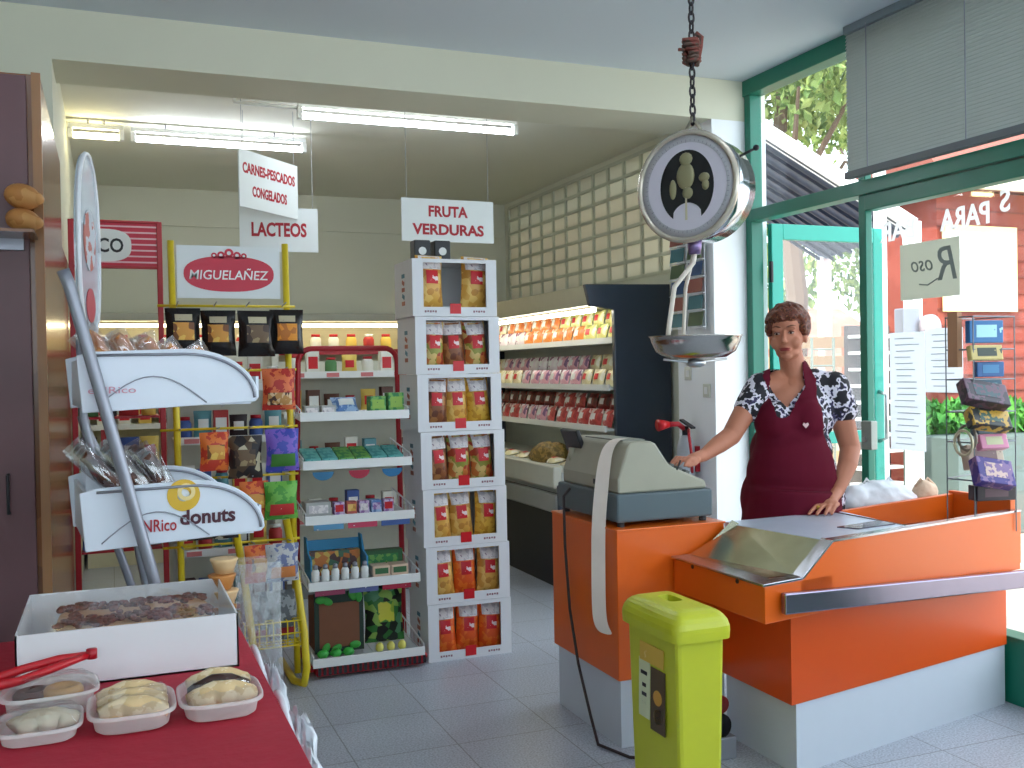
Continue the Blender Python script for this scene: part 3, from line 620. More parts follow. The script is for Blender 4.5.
# shelf four: blue dispenser, white pots, green packs
bd = root('display_box', (.99, 4.82, .44), 'light blue open display box with arched sides on the fourth red-rack shelf', 'display box')
cy = mat('cyan_card', (60, 150, 200), .5)
MB().box(.855, 1.13, 4.86, 4.868, .44, .61).build('back_panel', cy, bd)
for x in (.855, 1.122): 
    b = MB(); b.prism([(4.70, .44), (4.868, .44), (4.868, .63), (4.82, .63), (4.77, .56), (4.70, .54)], lambda a, c, h: (x+h, a, c), 0, .008); b.build('side_panel', cy, bd)
MB().box(.87, 1.115, 4.80, 4.855, .445, .56).build('printed_insert', patch('colourful', [(200, 120, 60), (70, 110, 90), (210, 180, 90), (90, 60, 60)], 40, kind='vor'), bd)
for k in range(6):
    x = .875+k*.047; b = root('white_bottle', (x, 4.69, .442), f'small white plastic bottle on the fourth red-rack shelf, {ORD[k]} from the left', 'bottle', 'white bottles on the red rack')
    MB().lathe((x, 4.69, .442), [(.017, 0), (.019, .005), (.019, .045), (.012, .058)], 14).build('body', white, b, smooth=True); MB().lathe((x, 4.69, .5), [(.012, 0), (.011, .018), (.004, .022)], 12).build('cap', greytube, b, smooth=True)
for k, x in enumerate((1.19, 1.28)): pbox('cream_carton', (x, 4.72, .442), (.085, .09, .05), patch('creamprint', [(226, 196, 170), (206, 170, 140)], 24), f'beige carton on the right of the fourth red-rack shelf, {["left","right"][k]} one', lidm=patch('gl', [(60, 110, 70), (20, 50, 40)], 30))
pbox('dark_green_carton', (1.235, 4.85, .442), (.2, .06, .1), patch('gl', [(0, 0, 0)]), 'dark green carton behind the beige cartons on the fourth red-rack shelf', lidm=greenb)
# bottom shelf: brown crate with green leaves, black-green bag with lemons
cr = root('brown_crate', (.99, 4.78, .09), 'brown display crate with green leaves on the lowest shelf of the red rack', 'crate')
brn = mat('brown_card', (122, 76, 52), .7)
MB().box(.875, 1.10, 4.72, 4.90, .095, .34).build('crate_body', brn, cr, bev=.004)
MB().box(.87, 1.105, 4.71, 4.72, .095, .38).build('front_frame', mat('dark_green_card', (28, 52, 44), .6), cr); MB().box(.892, 1.083, 4.705, 4.712, .12, .33).build('front_panel', brn, cr)
lg = mat('leaf_print', (60, 160, 60), .5)
for k, (x, z) in enumerate(((.90, .35), (.93, .342), (1.05, .36), (1.08, .352), (.92, .12), (.97, .115), (1.06, .125))):
    b = MB(); b.ell((x, 4.70, z), (.028, .006, .018), MX.Rotation(R(30*k), 3, 'Y'), 10, 6); b.build('leaf', lg, cr, smooth=True)
kg = bagproto('garden_bag', .2, .28, .09, patch('garden_print', [(30, 40, 30), (60, 130, 60), (150, 190, 90), (20, 24, 24), (90, 150, 110)], 26, kind='vor'), patch('lemon_print', [(220, 216, 70), (160, 190, 60), (80, 150, 60)], 30, kind='vor'), None, reg=(-.4, .45, .35, .7), seed=12, label='black bag printed with green leaves and lemons, lowest shelf of the red rack')
kg.put((1.235, 4.82, .09), (R(-6), 0, 0))
for k in range(3):
    x = 1.17+k*.055; tag(MB().lathe((x, 4.665, .085), [(.012, 0), (.02, .012), (.019, .03), (.008, .042)], 14).build('lemon_pot', mat('lemon', (226, 220, 110), .4), smooth=True), f'small lemon-yellow pot before the black garden bag, {["left","middle","right"][k]}', 'pot', 'lemon pots on the red rack')
for k in range(3):
    x = .90+k*.06; tag(MB().ell((x, 4.67, .103), (.028, .022, .02), jit=.08).build('green_packet', mat('bright_green', (60, 170, 70), .35), smooth=True), f'bright green packet at the foot of the brown crate, {["left","middle","right"][k]}', 'packet', 'green packets on the red rack')
# ---------------------------------------------------------------- yellow rack with snack bags
yr = root('yellow_rack', (.5, 4.7, 0), 'yellow wire rack with a white header board bearing a crimson oval', 'rack')
b = MB()
for x in (.262, .762): b.tube([(x+.02, 4.68, .03), (x+.01, 4.68, 1.2), (x, 4.68, 2.02)], .015, 8)
b.build('upright', yellowm, yr, smooth=True)
b = MB(); b.box(.285, .735, 4.662, 4.668, 1.765, 2.0); hb_ = b.build('header_board', mat('white_board', (0, 0, 0)), yr)
O = (.51, 4.6618, 1.875); U = (1, 0, 0); W = (0, 0, 1)
pinkm = mat('crimson_print', (200, 22, 56), .4)
plate(hb_, 'crimson_oval', pinkm, O, U, W, oval(.197, .08, 40, .85), .0015)
lm = MB(); 
for x, r_ in ((-.065, .013), (-.035, .017), (0, .02), (.035, .017), (.065, .013)): lm.lathe(V(O)+V((x, 0, .082+(.012 if x == 0 else .004-abs(x)*.06))), [(r_, -.001), (r_, .0015), (r_*.45, .0015), (r_*.45, -.001)], 18, ax=(0, -1, 0))
lm.build('flourish', pinkm, hb_)
text('MIGUELAÑEZ', whiteink, hb_, V(O)+V((0, -.003, 0)), U, W, .345, .052, .001, bold=.008, shear=.12)
# lower yellow body: baskets and curved foot
b = MB()
for x in (.56, .79):
    b.tube([(x-.05, 4.66, .75), (x-.02, 4.6, .5), (x, 4.53, .25), (x+.0, 4.49, .1), (x-.01, 4.5, .03), (x-.04, 4.6, .02), (x-.04, 4.95, .02)], .017, 8)
b.build('curved_foot', yellowm, yr, smooth=True)
b = MB()
for z in (.20, .31):
    for q in range(7): y = 4.53+.05*q; b.cyl((.53, y, z), (.78, y, z), .003, n=5)
    for q in range(9): x = .53+.031*q; b.cyl((x, 4.53, z), (x, 4.85, z), .003, n=5)
for q in range(9): x = .53+.031*q; b.cyl((x, 4.53, .2), (x, 4.53, .31), .003, n=5)
for z in (.2, .255, .31): b.cyl((.53, 4.53, z), (.78, 4.53, z), .004, n=6)
b.build('wire_basket', yellowm, yr)
b = MB()
for z in (1.73, 1.44, 1.18, .96, .66): b.cyl((.2, 4.66, z), (.8, 4.66, z), .006, n=6)
b.build('hook_bar', yellowm, yr, smooth=True)
b = MB()
for x in (.28, .44, .58, .74):
    for z in (1.73, 1.44, 1.18, .96, .66): b.cyl((x, 4.66, z), (x, 4.54, z+.01), .003, n=5)
b.build('hook', greytube, yr)
G = 'snack bags hanging on the yellow rack'
bk = mat('black_foil', (24, 20, 20), .25, bump=.4, bscale=30)
tt = patch('pale_title', [(190, 180, 150), (60, 50, 40)], 70)
chip1 = patch('chip_photo', [(214, 150, 60), (120, 70, 30), (232, 190, 90)], 40, kind='vor'); chip2 = patch('nut_photo', [(110, 86, 60), (70, 50, 40), (160, 140, 100)], 40, kind='vor'); chip3 = patch('ring_photo', [(230, 150, 40), (190, 110, 30)], 30, kind='vor')
ka = bagproto('snack_bag', .15, .20, .07, bk, chip1, tt, seed=21, group=G); kc = bagproto('snack_bag', .15, .20, .07, bk, chip2, tt, seed=22, group=G); kd = bagproto('snack_bag', .15, .20, .07, bk, chip3, tt, seed=23, group=G)
ka.put((.30, 4.58, 1.515), (0, 0, R(4)), 'black snack bag with a golden picture, first in the row under the crimson header')
ka.put((.448, 4.57, 1.505), (0, 0, R(-6)), 'black snack bag with a golden picture, second in the row under the crimson header')
kc.put((.61, 4.56, 1.50), (0, 0, R(5)), 'black snack bag with a dull brown picture, third in the row under the header', scale=(1.1, 1, 1.02))
kd.put((.745, 4.57, 1.51), (0, 0, R(-3)), 'black snack bag with orange rings, rightmost in the row under the header')
for k, (x, m, n_) in enumerate(((.70, patch('red_bag_print', [(180, 40, 30), (220, 110, 60), (150, 30, 30)], 24), 'red bag of roasted nuts hanging at the right of the yellow rack, uppermost'),
        (.71, patch('bluegreen_bag_print', [(60, 70, 170), (120, 90, 190), (40, 50, 140)], 24), 'blue and green bag hanging below the red nut bag on the yellow rack'),
        (.70, patch('green_bag_print', [(70, 150, 50), (110, 180, 70), (50, 120, 40)], 20), 'bright green bag hanging in the middle of the yellow rack right side'),
        (.70, patch('multi_bag_print', [(110, 120, 160), (190, 190, 190), (80, 90, 130)], 26), 'bluish grey bag hanging lowest on the right of the yellow rack'))):
    l2 = [patch('nuts', [(190, 140, 80), (70, 40, 30), (220, 190, 150)], 60, kind='vor'), patch('greenlow', [(60, 120, 40), (180, 90, 50)], 30), patch('redwhite', [(190, 40, 40), (230, 230, 220)], 40), patch('orangelow', [(210, 130, 70), (230, 210, 180)], 40)][k]
    kk = bagproto('snack_bag', .15, [.185, .19, .17, .17][k], .06, m, l2, None, reg=(-.75, .75, .12, .42), seed=30+k, label=n_, group=G); kk.put((x, 4.54, [1.26, .985, .77, .49][k]), (0, 0, R(3)))
rg2 = patch('orange_bag_print', [(200, 60, 40), (230, 120, 50), (120, 50, 30)], 26)
kx = bagproto('snack_bag', .13, .17, .06, rg2, chip1, None, seed=40, group=G)
for k, (x, z, l) in enumerate(((.585, .775, 'orange-red bag hanging left of the bright green bag on the yellow rack'), (.60, .49, 'orange-red bag hanging low, left of the bluish grey bag'), (.42, 1.0, 'orange-red bag hanging in the middle of the yellow rack, behind the donut baskets'))): kx.put((x, 4.56, z), (0, 0, R(8)), l)
kz = bagproto('snack_bag', .15, .19, .06, patch('dark_bag_print', [(40, 34, 36), (90, 70, 50), (200, 190, 160)], 30, kind='vor'), chip2, None, seed=41, group=G)
for k, (x, z, l) in enumerate(((.55, .96, 'dark patterned bag hanging between the two donut baskets'), (.29, .70, 'dark patterned bag hanging low at the left of the yellow rack'), (.44, .70, 'dark patterned bag hanging low beside the orange bag column'))): kz.put((x, 4.56, z), (0, 0, R(-4)), l)
kw = bagproto('snack_bag', .14, .2, .09, patch('silver_bag_print', [(90, 96, 100), (150, 156, 160), (50, 54, 60)], 22, bump=.3), patch('redstrip', [(150, 30, 40), (200, 190, 190)], 40), None, reg=(-.6, .6, .08, .25), seed=42, group=G)
for k, (x, l) in enumerate(((.59, 'silver-grey bag standing in the yellow wire basket, left'), (.71, 'silver-grey bag standing in the yellow wire basket, right'))): kw.put((x, 4.6, .215), (R(-8), 0, R(6)), l, scale=(1, 1, 1.1))
# ---------------------------------------------------------------- rack with red striped header reading CO
cr_ = root('striped_header_rack', (.05, 5.6, 0), 'red rack with a striped header board reading CO behind the donut stand', 'rack')
b = MB()
for x in (-.17, .258): b.box(x-.014, x+.014, 5.6, 5.63, 0, 2.235)
b.box(-.17, .258, 5.6, 5.63, 1.985, 2.0).box(-.17, .258, 5.6, 5.63, 2.222, 2.237); b.build('frame', redm, cr_, bev=.004)
hb2 = MB().box(-.155, .244, 5.608, 5.62, 2.0, 2.222).build('header_board', pinkm, cr_)
b = MB()
for q in range(7): z = 2.015+q*.031; b.box(-.155, .244, 5.6055, 5.608, z, z+.008)
b.build('stripes', mat('pale_pink_print', (236, 190, 196), .4), hb2)
plate(hb2, 'white_oval', white, (-.03, 5.6055, 2.105), U, W, oval(.15, .085, 36, .7), .0015)
text('CO', blackink, hb2, (.018, 5.6035, 2.105), U, W, .125, .075, .001, bold=.02)
for z in (.5, .72, .94, 1.2, 1.55): MB().box(-.155, .243, 5.64, 5.9, z, z+.012).build('shelf', redm, cr_)
# ---------------------------------------------------------------- white gondola shelving behind
def gondola(x0, x1, y0, y1, levels, top, label, nm='gondola_shelving'):
    g = root(nm, ((x0+x1)/2, (y0+y1)/2, 0), label, 'shelving'); wm = mat('ivory_shelf_metal', (214, 214, 200), .4)
    b = MB(); b.box(x0, x1, y1-.02, y1, 0, top); b.build('back_panel', wm, g)
    b = MB()
    n = max(1, round((x1-x0)/.9))
    for q in range(n+1): x = x0+(x1-x0)*q/n; b.box(x-.02, x+.02, y1-.08, y1-.02, 0, top)
    b.build('upright', wm, g)
    for z in levels:
        s_ = MB().box(x0, x1, y0, y1-.02, z-.02, z).build('shelf', wm, g, bev=.003)
        MB().box(x0, x1, y0-.006, y0, z-.03, z+.012).build('price_rail', white, s_)
        for q in range(int((x1-x0)/.22)): MB().box(x0+.05+q*.22, x0+.13+q*.22, y0-.008, y0-.006, z-.024, z+.002).build('price_tag', mat('tag_pink', (206, 120, 120), .5), s_)
    MB().box(x0, x1, y0+.02, y1, 0, .1).build('plinth', mat('grey_plinth', (120, 120, 116), .5), g)
    return g
gondola(.32, .92, 5.75, 6.15, (.14, .45, .76, 1.07, 1.36), 1.62, 'ivory gondola shelving seen behind the yellow rack')
gondola(1.0, 2.2, 6.3, 6.75, (.14, .5, .85, 1.17, 1.42), 1.5, 'ivory gondola shelving seen through the red framed rack')
pal = {'teal': patch('g_teal', [(90, 150, 160), (190, 210, 210)], 30), 'blue': patch('g_blue', [(60, 90, 160), (180, 195, 220)], 30), 'yellow': patch('g_yellow', [(220, 190, 90), (236, 224, 160)], 30), 'red': patch('g_red', [(180, 50, 50), (226, 160, 140)], 30), 'white': patch('g_white', [(226, 226, 216), (180, 184, 180)], 30), 'green': patch('g_green', [(80, 130, 80), (190, 206, 160)], 30), 'brown': patch('g_brown', [(96, 60, 46), (170, 130, 100)], 30), 'dark': patch('g_dark', [(50, 40, 44), (120, 90, 90)], 30)}
kit = {}
def product(kind, colr, c, rz, label, group, sc=(1, 1, 1)):
    k = (kind, colr)
    if k not in kit:
        o = root({'b': 'product_carton', 'j': 'product_jar', 'p': 'product_packet'}[kind], (0, 0, 0), 'x', {'b': 'carton', 'j': 'jar', 'p': 'packet'}[kind]); m = pal[colr]
        if kind == 'b':
            MB().box(-.04, .04, -.03, .03, 0, .15).build('box_body', m, o, bev=.002); MB().box(-.03, .03, -.0315, -.03, .03, .11).build('printed_label', [white, redp][colr in ('yellow', 'white')], o)
        elif kind == 'j':
            MB().lathe((0, 0, 0), [(.034, 0), (.038, .006), (.038, .08), (.028, .1)], 16).build('jar_body', m, o, smooth=True); MB().lathe((0, 0, .1), [(.03, 0), (.03, .018)], 16).build('lid', [redm, white][colr == 'red'], o, smooth=True)
        else:
            MB().bag(.1, .14, .05, seed=5, nx=6, nz=6).build('packet', m, o, smooth=True); MB().bag(.1, .14, .05, reg=(-.6, .6, .3, .7), sides=(1,), off=.003, nx=4, nz=4).build('printed_label', [white, redp][colr in ('yellow', 'white')], o, smooth=True)
        kit[k] = Kit(o)
    return kit[k].put(c, (0, 0, rz), label, group, sc)
rows = [(.14, 'bbpb', ('brown', 'teal', 'red', 'blue')), (.45, 'pjpb', ('red', 'yellow', 'dark', 'teal')), (.76, 'pbjb', ('teal', 'blue', 'white', 'yellow')), (1.07, 'jpbp', ('dark', 'red', 'teal', 'blue')), (1.36, 'bjpj', ('white', 'yellow', 'teal', 'red'))]
SN = ['bottom', 'second', 'third', 'fourth', 'top']
KN = {'b': 'carton', 'j': 'jar', 'p': 'packet'}
for si, (z, ks, cs) in enumerate(rows):
    for k in range(6): 
        kd_, cc = ks[k % 4], cs[(k*3+si) % 4]
        product(kd_, cc, (.38+k*.097, 5.84, z), R(random.uniform(-6, 6)), f'{cc} {KN[kd_]} on the {SN[si]} shelf behind the yellow rack, {ORD[k]} from the left', f'goods on the {SN[si]} shelf behind the yellow rack', (1, 1, random.uniform(.85, 1.15)))
for si, (z, ks, cs) in enumerate(((.512, 'bpjp', ('blue', 'yellow', 'red', 'teal')), (.732, 'pjbp', ('teal', 'brown', 'white', 'yellow')), (.952, 'bbpp', ('blue', 'yellow', 'dark', 'red')), (1.212, 'pbpj', ('dark', 'red', 'yellow', 'green')))):
    for k in range(4):
        kd_, cc = ks[k % 4], cs[(k+si) % 4]
        product(kd_, cc, (-.11+k*.1, 5.72, z), R(random.uniform(-6, 6)), f'{cc} {KN[kd_]} on the {["lowest","second","third","top"][si]} shelf under the striped red header, {ORD[k]} from the left', 'goods under the striped header', (1, 1, random.uniform(.95, 1.25)))
rows = [(.5, 'jbjb', ('teal', 'white', 'brown', 'blue')), (.85, 'bjpb', ('white', 'teal', 'yellow', 'brown')), (1.17, 'pbpj', ('brown', 'yellow', 'yellow', 'brown')), (1.42, 'jbjp', ('white', 'green', 'yellow', 'white'))]
for si, (z, ks, cs) in enumerate(rows):
    for k in range(8):
        kd_, cc = ks[k % 4], cs[(k+si) % 4]
        if si == 0 and k > 5: continue
        product(kd_, cc, (1.08+k*.12, 6.4, z), R(random.uniform(-6, 6)), f'{cc} {KN[kd_]} on the {SN[si+1]} shelf seen through the red rack, {ORD[k]} from the left', f'goods on the {SN[si+1]} shelf seen through the red rack', (1, 1, random.uniform(.8, 1.1)))
# ---------------------------------------------------------------- chilled dairy case along the back wall
dc = root('dairy_case', (1.1, 8.3, 0), 'long lit dairy case with yogurts along the back wall', 'refrigerated case')
iv = mat('ivory_case', (222, 216, 186), .4)
b = MB(); b.box(-.15, 2.55, 8.55, 8.7, 0, 1.86).box(-.15, 2.55, 8.05, 8.7, 0, .35).box(-.18, -.15, 8.05, 8.7, 0, 1.86).box(2.55, 2.58, 8.05, 8.7, 0, 1.86); b.build('body', iv, dc)
MB().box(-.15, 2.55, 8.02, 8.7, 1.84, 1.9).build('canopy', mat('grey_canopy', (150, 150, 136), .5), dc, bev=.004)
MB().cyl((-.1, 8.16, 1.81), (2.5, 8.16, 1.81), .014).build('tube_lamp', emis('case_glow', (255, 236, 190), 13), dc, smooth=True)
for z in (.75, 1.05, 1.35, 1.60):
    s_ = MB().box(-.15, 2.55, 8.12, 8.55, z-.015, z).build('shelf', iv, dc); MB().box(-.15, 2.55, 8.108, 8.12, z-.03, z+.012).build('price_rail', redm if z == 1.6 else white, s_)
for si, z in enumerate((1.05, 1.35, 1.6)):
    for k in range(18):
        cc = ['white', 'yellow', 'white', 'green', 'yellow', 'white', 'red'][(k*2+si*3) % 7]
        product('j' if si else 'b', cc, (-.05+k*.148, 8.24, z), 0, f'{cc} {"pot" if si else "carton"} on the {["lower","middle","upper"][si]} lit dairy shelf, {ORD[k]} from the left', f'dairy goods on the {["lower","middle","upper"][si]} back shelf', (1.2, 1, 1.2))
# ---------------------------------------------------------------- black open meat cooler along the right wall
mc = root('meat_cooler', (3.0, 7.2, 0), 'black-ended open refrigerated meat cooler along the right wall', 'refrigerated case')
Y0, Y1 = 5.75, 8.62
bls = mat('blue_black_panel', (44, 56, 72), .35, coat=.3); intr = mat('cooler_interior', (206, 212, 208), .4)
prof = [(2.64, 0), (3.45, 0), (3.45, 1.97), (2.825, 1.96), (2.86, 1.82), (3.03, 1.80), (3.04, .80), (2.62, .68)]
for y in (Y0, Y1-.04):
    b = MB(); b.prism(prof, lambda a, c, h: (a, y+h, c), 0, .04); b.build('end_panel', bls, mc, bev=.006)
b = MB(); b.box(3.38, 3.45, Y0+.04, Y1-.04, .5, 1.95).box(2.66, 3.4, Y0+.04, Y1-.04, .62, .76); b.build('interior', intr, mc)
b = MB(); b.prism([(2.83, 1.955), (3.45, 1.965), (3.45, 1.84), (2.87, 1.83)], lambda a, c, h: (a, h, c), Y0+.04, Y1-.04); b.build('canopy', mat('beige_canopy', (176, 172, 148), .5), mc, bev=.004)
MB().box(2.60, 2.66, Y0+.04, Y1-.04, .66, .80).build('front_lip', mat('ivory_lip', (206, 206, 190), .4), mc, bev=.01)
MB().box(2.61, 2.66, Y0+.04, Y1-.04, .50, .62).build('bumper', mat('grey_bumper', (150, 152, 146), .4), mc, bev=.01)
MB().box(2.67, 3.45, Y0+.04, Y1-.04, 0, .62).build('base', mat('dark_base', (34, 34, 38), .5), mc)
MB().cyl((2.93, Y0+.08, 1.80), (2.93, Y1-.08, 1.80), .014).build('tube_lamp', emis('case_glow2', (255, 250, 235), 15), mc, smooth=True)
for z, xf_ in ((1.61, 3.05), (1.30, 3.02), (1.03, 2.99)):
    s_ = MB().box(xf_, 3.38, Y0+.05, Y1-.05, z-.02, z-.005).build('shelf', intr, mc)
    MB().box(xf_-.012, xf_, Y0+.05, Y1-.05, z-.026, z+.014).build('price_rail', white, s_)
mp = {}
def meat(colr, cols, name='meat_packet'):
    o = root(name, (0, 0, 0), 'x', 'food packet'); MB().bag(.17, .12, .05, seed=len(mp), nx=6, nz=6, cr=.1).build('packet', patch('meat_'+colr, cols, 26, .3, kind='vor'), o, smooth=True)
    MB().bag(.17, .12, .05, reg=(-.35, .35, .35, .7), sides=(1,), off=.003, nx=4, nz=4).build('printed_label', [white, redp][colr in ('cream', 'yellow and green')], o, smooth=True); mp[colr] = Kit(o)
meat('purple and white', [(236, 226, 232), (150, 70, 120), (240, 236, 236)]); meat('orange and white', [(240, 150, 70), (245, 225, 205), (225, 120, 60)]); meat('yellow and green', [(238, 234, 150), (190, 206, 110), (245, 245, 220)])
meat('cream', [(232, 222, 180), (200, 180, 130), (240, 236, 220)]); meat('pink and white', [(226, 170, 186), (240, 232, 236), (140, 100, 140)]); meat('dark red', [(120, 34, 30), (160, 60, 50), (80, 26, 28)]); meat('red and white', [(200, 80, 76), (236, 214, 210), (170, 60, 60)])
NP = 15
for z, xf_, sn, lo, hi in ((1.61, 3.05, 'top', ['orange and white', 'purple and white', 'orange and white', 'orange and white', 'yellow and green'], ['cream', 'orange and white', 'orange and white', 'yellow and green', 'yellow and green']),
        (1.30, 3.02, 'middle', ['cream', 'cream', 'pink and white', 'pink and white', 'cream'], ['cream', 'pink and white', 'purple and white', 'pink and white', 'cream']),
        (1.03, 2.99, 'lower', ['red and white', 'red and white', 'pink and white', 'red and white', 'red and white'], ['dark red', 'dark red', 'dark red', 'red and white', 'dark red'])):
    for lay, arr in ((0, lo), (1, hi)):
        for k in range(NP):
            y = Y1-.14-k*.183; q = arr[min(4, k*5//NP)]
            mp[q].put((xf_+.06+lay*.07, y, z+lay*.10), (R(-14), 0, R(-90+random.uniform(-6, 6))), f'{q} packet on the {sn} cooler shelf, {["front row","upper row"][lay]}, {ORD[k]} from the far end', f'packets on the {sn} shelf of the meat cooler')
tag(MB().ell((2.95, 6.6, .80), (.14, .2, .09), None, 16, 10, jit=.16).build('herb_bundle', patch('olive_brown', [(110, 90, 40), (150, 120, 60), (80, 70, 30)], 30), smooth=True), 'brown-green wrapped bundle lying in the open well of the meat cooler', 'food bundle')
for k in range(9):
    mp['cream'].put((2.84, Y1-.3-k*.27, .765), (R(-80), 0, R(-90)), f'cream packet lying flat in the open well of the cooler, {ORD[k]} from the far end', 'flat packets in the cooler well')
# ---------------------------------------------------------------- checkout: register cabinet
kick = mat('white_kick_panel', (204, 210, 220), .45, var=.02)
rc = root('register_cabinet', (1.97, 3.58, 0), 'orange cabinet with a white base carrying the cash register', 'cabinet')
MB().box(1.73, 2.2, 3.29, 3.875, .255, .815).build('body', orange, rc, bev=.004)
MB().box(1.728, 2.205, 3.286, 3.88, .812, .82).build('top', mat('orange_top', (236, 110, 30), .3, coat=.3), rc, bev=.003)
MB().box(1.745, 2.2, 3.305, 3.86, 0, .255).build('base', kick, rc)
# cash register
rg_ = root('cash_register', (1.96, 3.58, .82), 'beige and dark grey cash register with a paper strip, on the orange cabinet', 'cash register')
MB().box(1.752, 2.172, 3.325, 3.86, .838, .945).build('drawer_unit', mat('slate_grey_plastic', (84, 98, 104), .45), rg_, bev=.008)
bei = mat('beige_grey_plastic', (164, 160, 142), .5)
b = MB(); b.prism([(1.768, .945), (1.768, 1.0), (1.80, 1.09), (1.815, 1.128), (1.83, 1.138), (1.915, 1.138), (1.935, 1.128), (1.99, 1.05), (2.01, 1.035), (2.155, .975), (2.16, .945)], lambda a, c, h: (a, h, c), 3.345, 3.84)
b.build('housing', bei, rg_, bev=.012)
for x, z in ((2.04, 1.035), (2.075, 1.02), (2.11, 1.005)):
    b = MB()
    for q in range(9): b.obox((x, 3.42+q*.045, z), (.022, .03, .014), (0, R(22), 0))
    b.build('key_row', mat('key_grey', (90, 94, 92), .5), rg_, bev=.003)
b = MB(); b.obox((1.80, 3.80, 1.12), (.02, .16, .10), (0, R(-20), 0)); b.build('customer_display', dark, rg_, bev=.006)
b = MB(); b.cyl((1.80, 3.80, 1.03), (1.80, 3.80, 1.09), .02); b.build('display_neck', bei, rg_, smooth=True)
MB().box(1.83, 1.93, 3.42, 3.75, 1.136, 1.142).build('printer_cover', mat('pale_cover', (140, 142, 132), .5), rg_, bev=.004)
MB().tube([(2.02, 3.36, 1.0), (2.03, 3.343, 1.035), (2.04, 3.342, 1.06)], .004, 6).build('cable_clip', dark, rg_)
for x in (1.78, 2.14):
    for y in (3.35, 3.83): MB().cyl((x, y, .82), (x, y, .84), .014).build('foot', dark, rg_)
b = MB(); b.box(1.7655, 1.7685, 3.5, 3.55, .965, .985); b.build('socket', dark, rg_)
# paper strip curling over the side
pts = [(1.875, 1.144), (1.84, 1.147), (1.80, 1.14), (1.765, 1.10), (1.745, 1.02), (1.725, .90), (1.712, .80), (1.706, .70), (1.700, .58), (1.696, .48), (1.704, .44), (1.722, .415)]
b = MB(); vs = []
for i, (x, z) in enumerate(pts):
    yy = 3.44-.009*i; t = min(1, i/4); vs += [(x+.016*t, yy-.012*t, z), (x-.02*t, yy+.05-.006*t, z)]
b.add(vs, [(2*i, 2*i+1, 2*i+3, 2*i+2) for i in range(len(pts)-1)])
o = b.build('paper_strip', mat('receipt_paper', (240, 226, 214), .7), rg_); sd = o.modifiers.new('s', 'SOLIDIFY'); sd.thickness = .0008; sb = o.modifiers.new('b', 'SUBSURF'); sb.levels = 2; sb.render_levels = 2
b = MB(); b.tube([(1.745, 3.72, .93), (1.715, 3.72, .9), (1.708, 3.7, .7), (1.706, 3.66, .45), (1.702, 3.58, .25), (1.69, 3.45, .08), (1.67, 3.35, .01), (1.72, 3.2, .008), (1.85, 3.1, .008)], .006, 8)
tag(b.build('power_cable', mat('dark_cable', (52, 40, 42), .5), smooth=True), 'dark cable running from the cash register down the orange cabinet to the floor', 'cable')
# ---------------------------------------------------------------- checkout counter
cc_ = root('checkout_counter', (2.7, 3.05, 0), 'orange checkout counter with a steel chute, bumper rail and white base', 'counter')
def fr(x): return 2.71+(x-1.96)*.195       # front edge line, in plan
b = MB()
b.prism([(1.96, 3.27), (1.965, fr(1.965)), (2.14, fr(2.14)), (2.29, fr(2.29)), (2.29, 3.27)], lambda a, c, h: (a, c, h), .575, .700)
o = b.build('chute_end', orange, cc_, bev=.004)
# front wall with sloping shoulder
b = MB(); b.prism([(2.12, .60), (3.42, .60), (3.42, .81), (2.29, .81), (2.14, .70)], lambda a, c, h: (a, fr(a)+h, c), 0, .03); b.build('front_panel', orange, cc_)
b = MB(); b.prism([(2.15, 3.28), (2.15, fr(2.15)+.075), (3.42, fr(3.42)+.075), (3.42, 3.28)], lambda a, c, h: (a, c, h), .25, .61); b.build('body', mat('deep_orange_laminate', (216, 80, 16), .35, var=.03, scale=4), cc_)
b = MB(); b.prism([(1.97, fr(1.97)+.004), (3.42, fr(3.42)+.004), (3.42, fr(3.42)+.07), (1.97, fr(1.97)+.07)], lambda a, c, h: (a, c, h), .575, .61); b.build('front_underside', orange, cc_)
b = MB(); b.prism([(2.18, 3.26), (2.18, fr(2.18)+.085), (3.42, fr(3.42)+.085), (3.42, 3.26)], lambda a, c, h: (a, c, h), 0, .25); b.build('base', kick, cc_)
# steel rim, sloping chute, belt plate
b = MB(); b.prism([(1.95, 3.275), (1.953, fr(1.953)-.006), (2.14, fr(2.14)-.006), (2.14, fr(2.14)+.05), (2.03, fr(2.03)+.05), (2.03, 3.275)], lambda a, c, h: (a, c, h), .700, .709); b.build('steel_rim', chrome, cc_, bev=.002)
b = MB(); b.add([(2.03, 2.79, .709), (2.14, 2.80, .707), (2.295, 2.83, .812), (2.225, 3.235, .812), (2.10, 3.27, .709), (2.03, 3.27, .709)], [(0, 1, 2, 3, 4, 5)]); o = b.build('chute_plate', mat('golden_steel', (200, 196, 168), .2, 1, var=.25, scale=9), cc_); sd = o.modifiers.new('s', 'SOLIDIFY'); sd.thickness = .004; sd.offset = -1
b = MB(); b.add([(2.14, fr(2.14)-.004, .706), (2.29, fr(2.29)-.004, .816), (2.295, 2.835, .816), (2.14, 2.80, .706)], [(0, 1, 2, 3)]); o = b.build('chute_edge', chrome, cc_); sd = o.modifiers.new('s', 'SOLIDIFY'); sd.thickness = .006
b = MB(); b.add([(2.075, 3.272, .709), (2.10, 3.268, .709), (2.23, 3.235, .815), (2.21, 3.25, .828)], [(0, 1, 2, 3)]); o = b.build('chute_guard', mat('golden_steel', (0, 0, 0)), cc_); sd = o.modifiers.new('s', 'SOLIDIFY'); sd.thickness = .005
b = MB(); b.prism([(2.22, 3.32), (2.22, 3.235), (2.29, 2.83), (2.40, fr(2.4)+.03), (2.75, fr(2.75)+.03), (2.80, 3.34)], lambda a, c, h: (a, c, h), .79, .812); b.build('belt_plate', mat('satin_steel', (214, 224, 240), .3, .35), cc_, bev=.002)
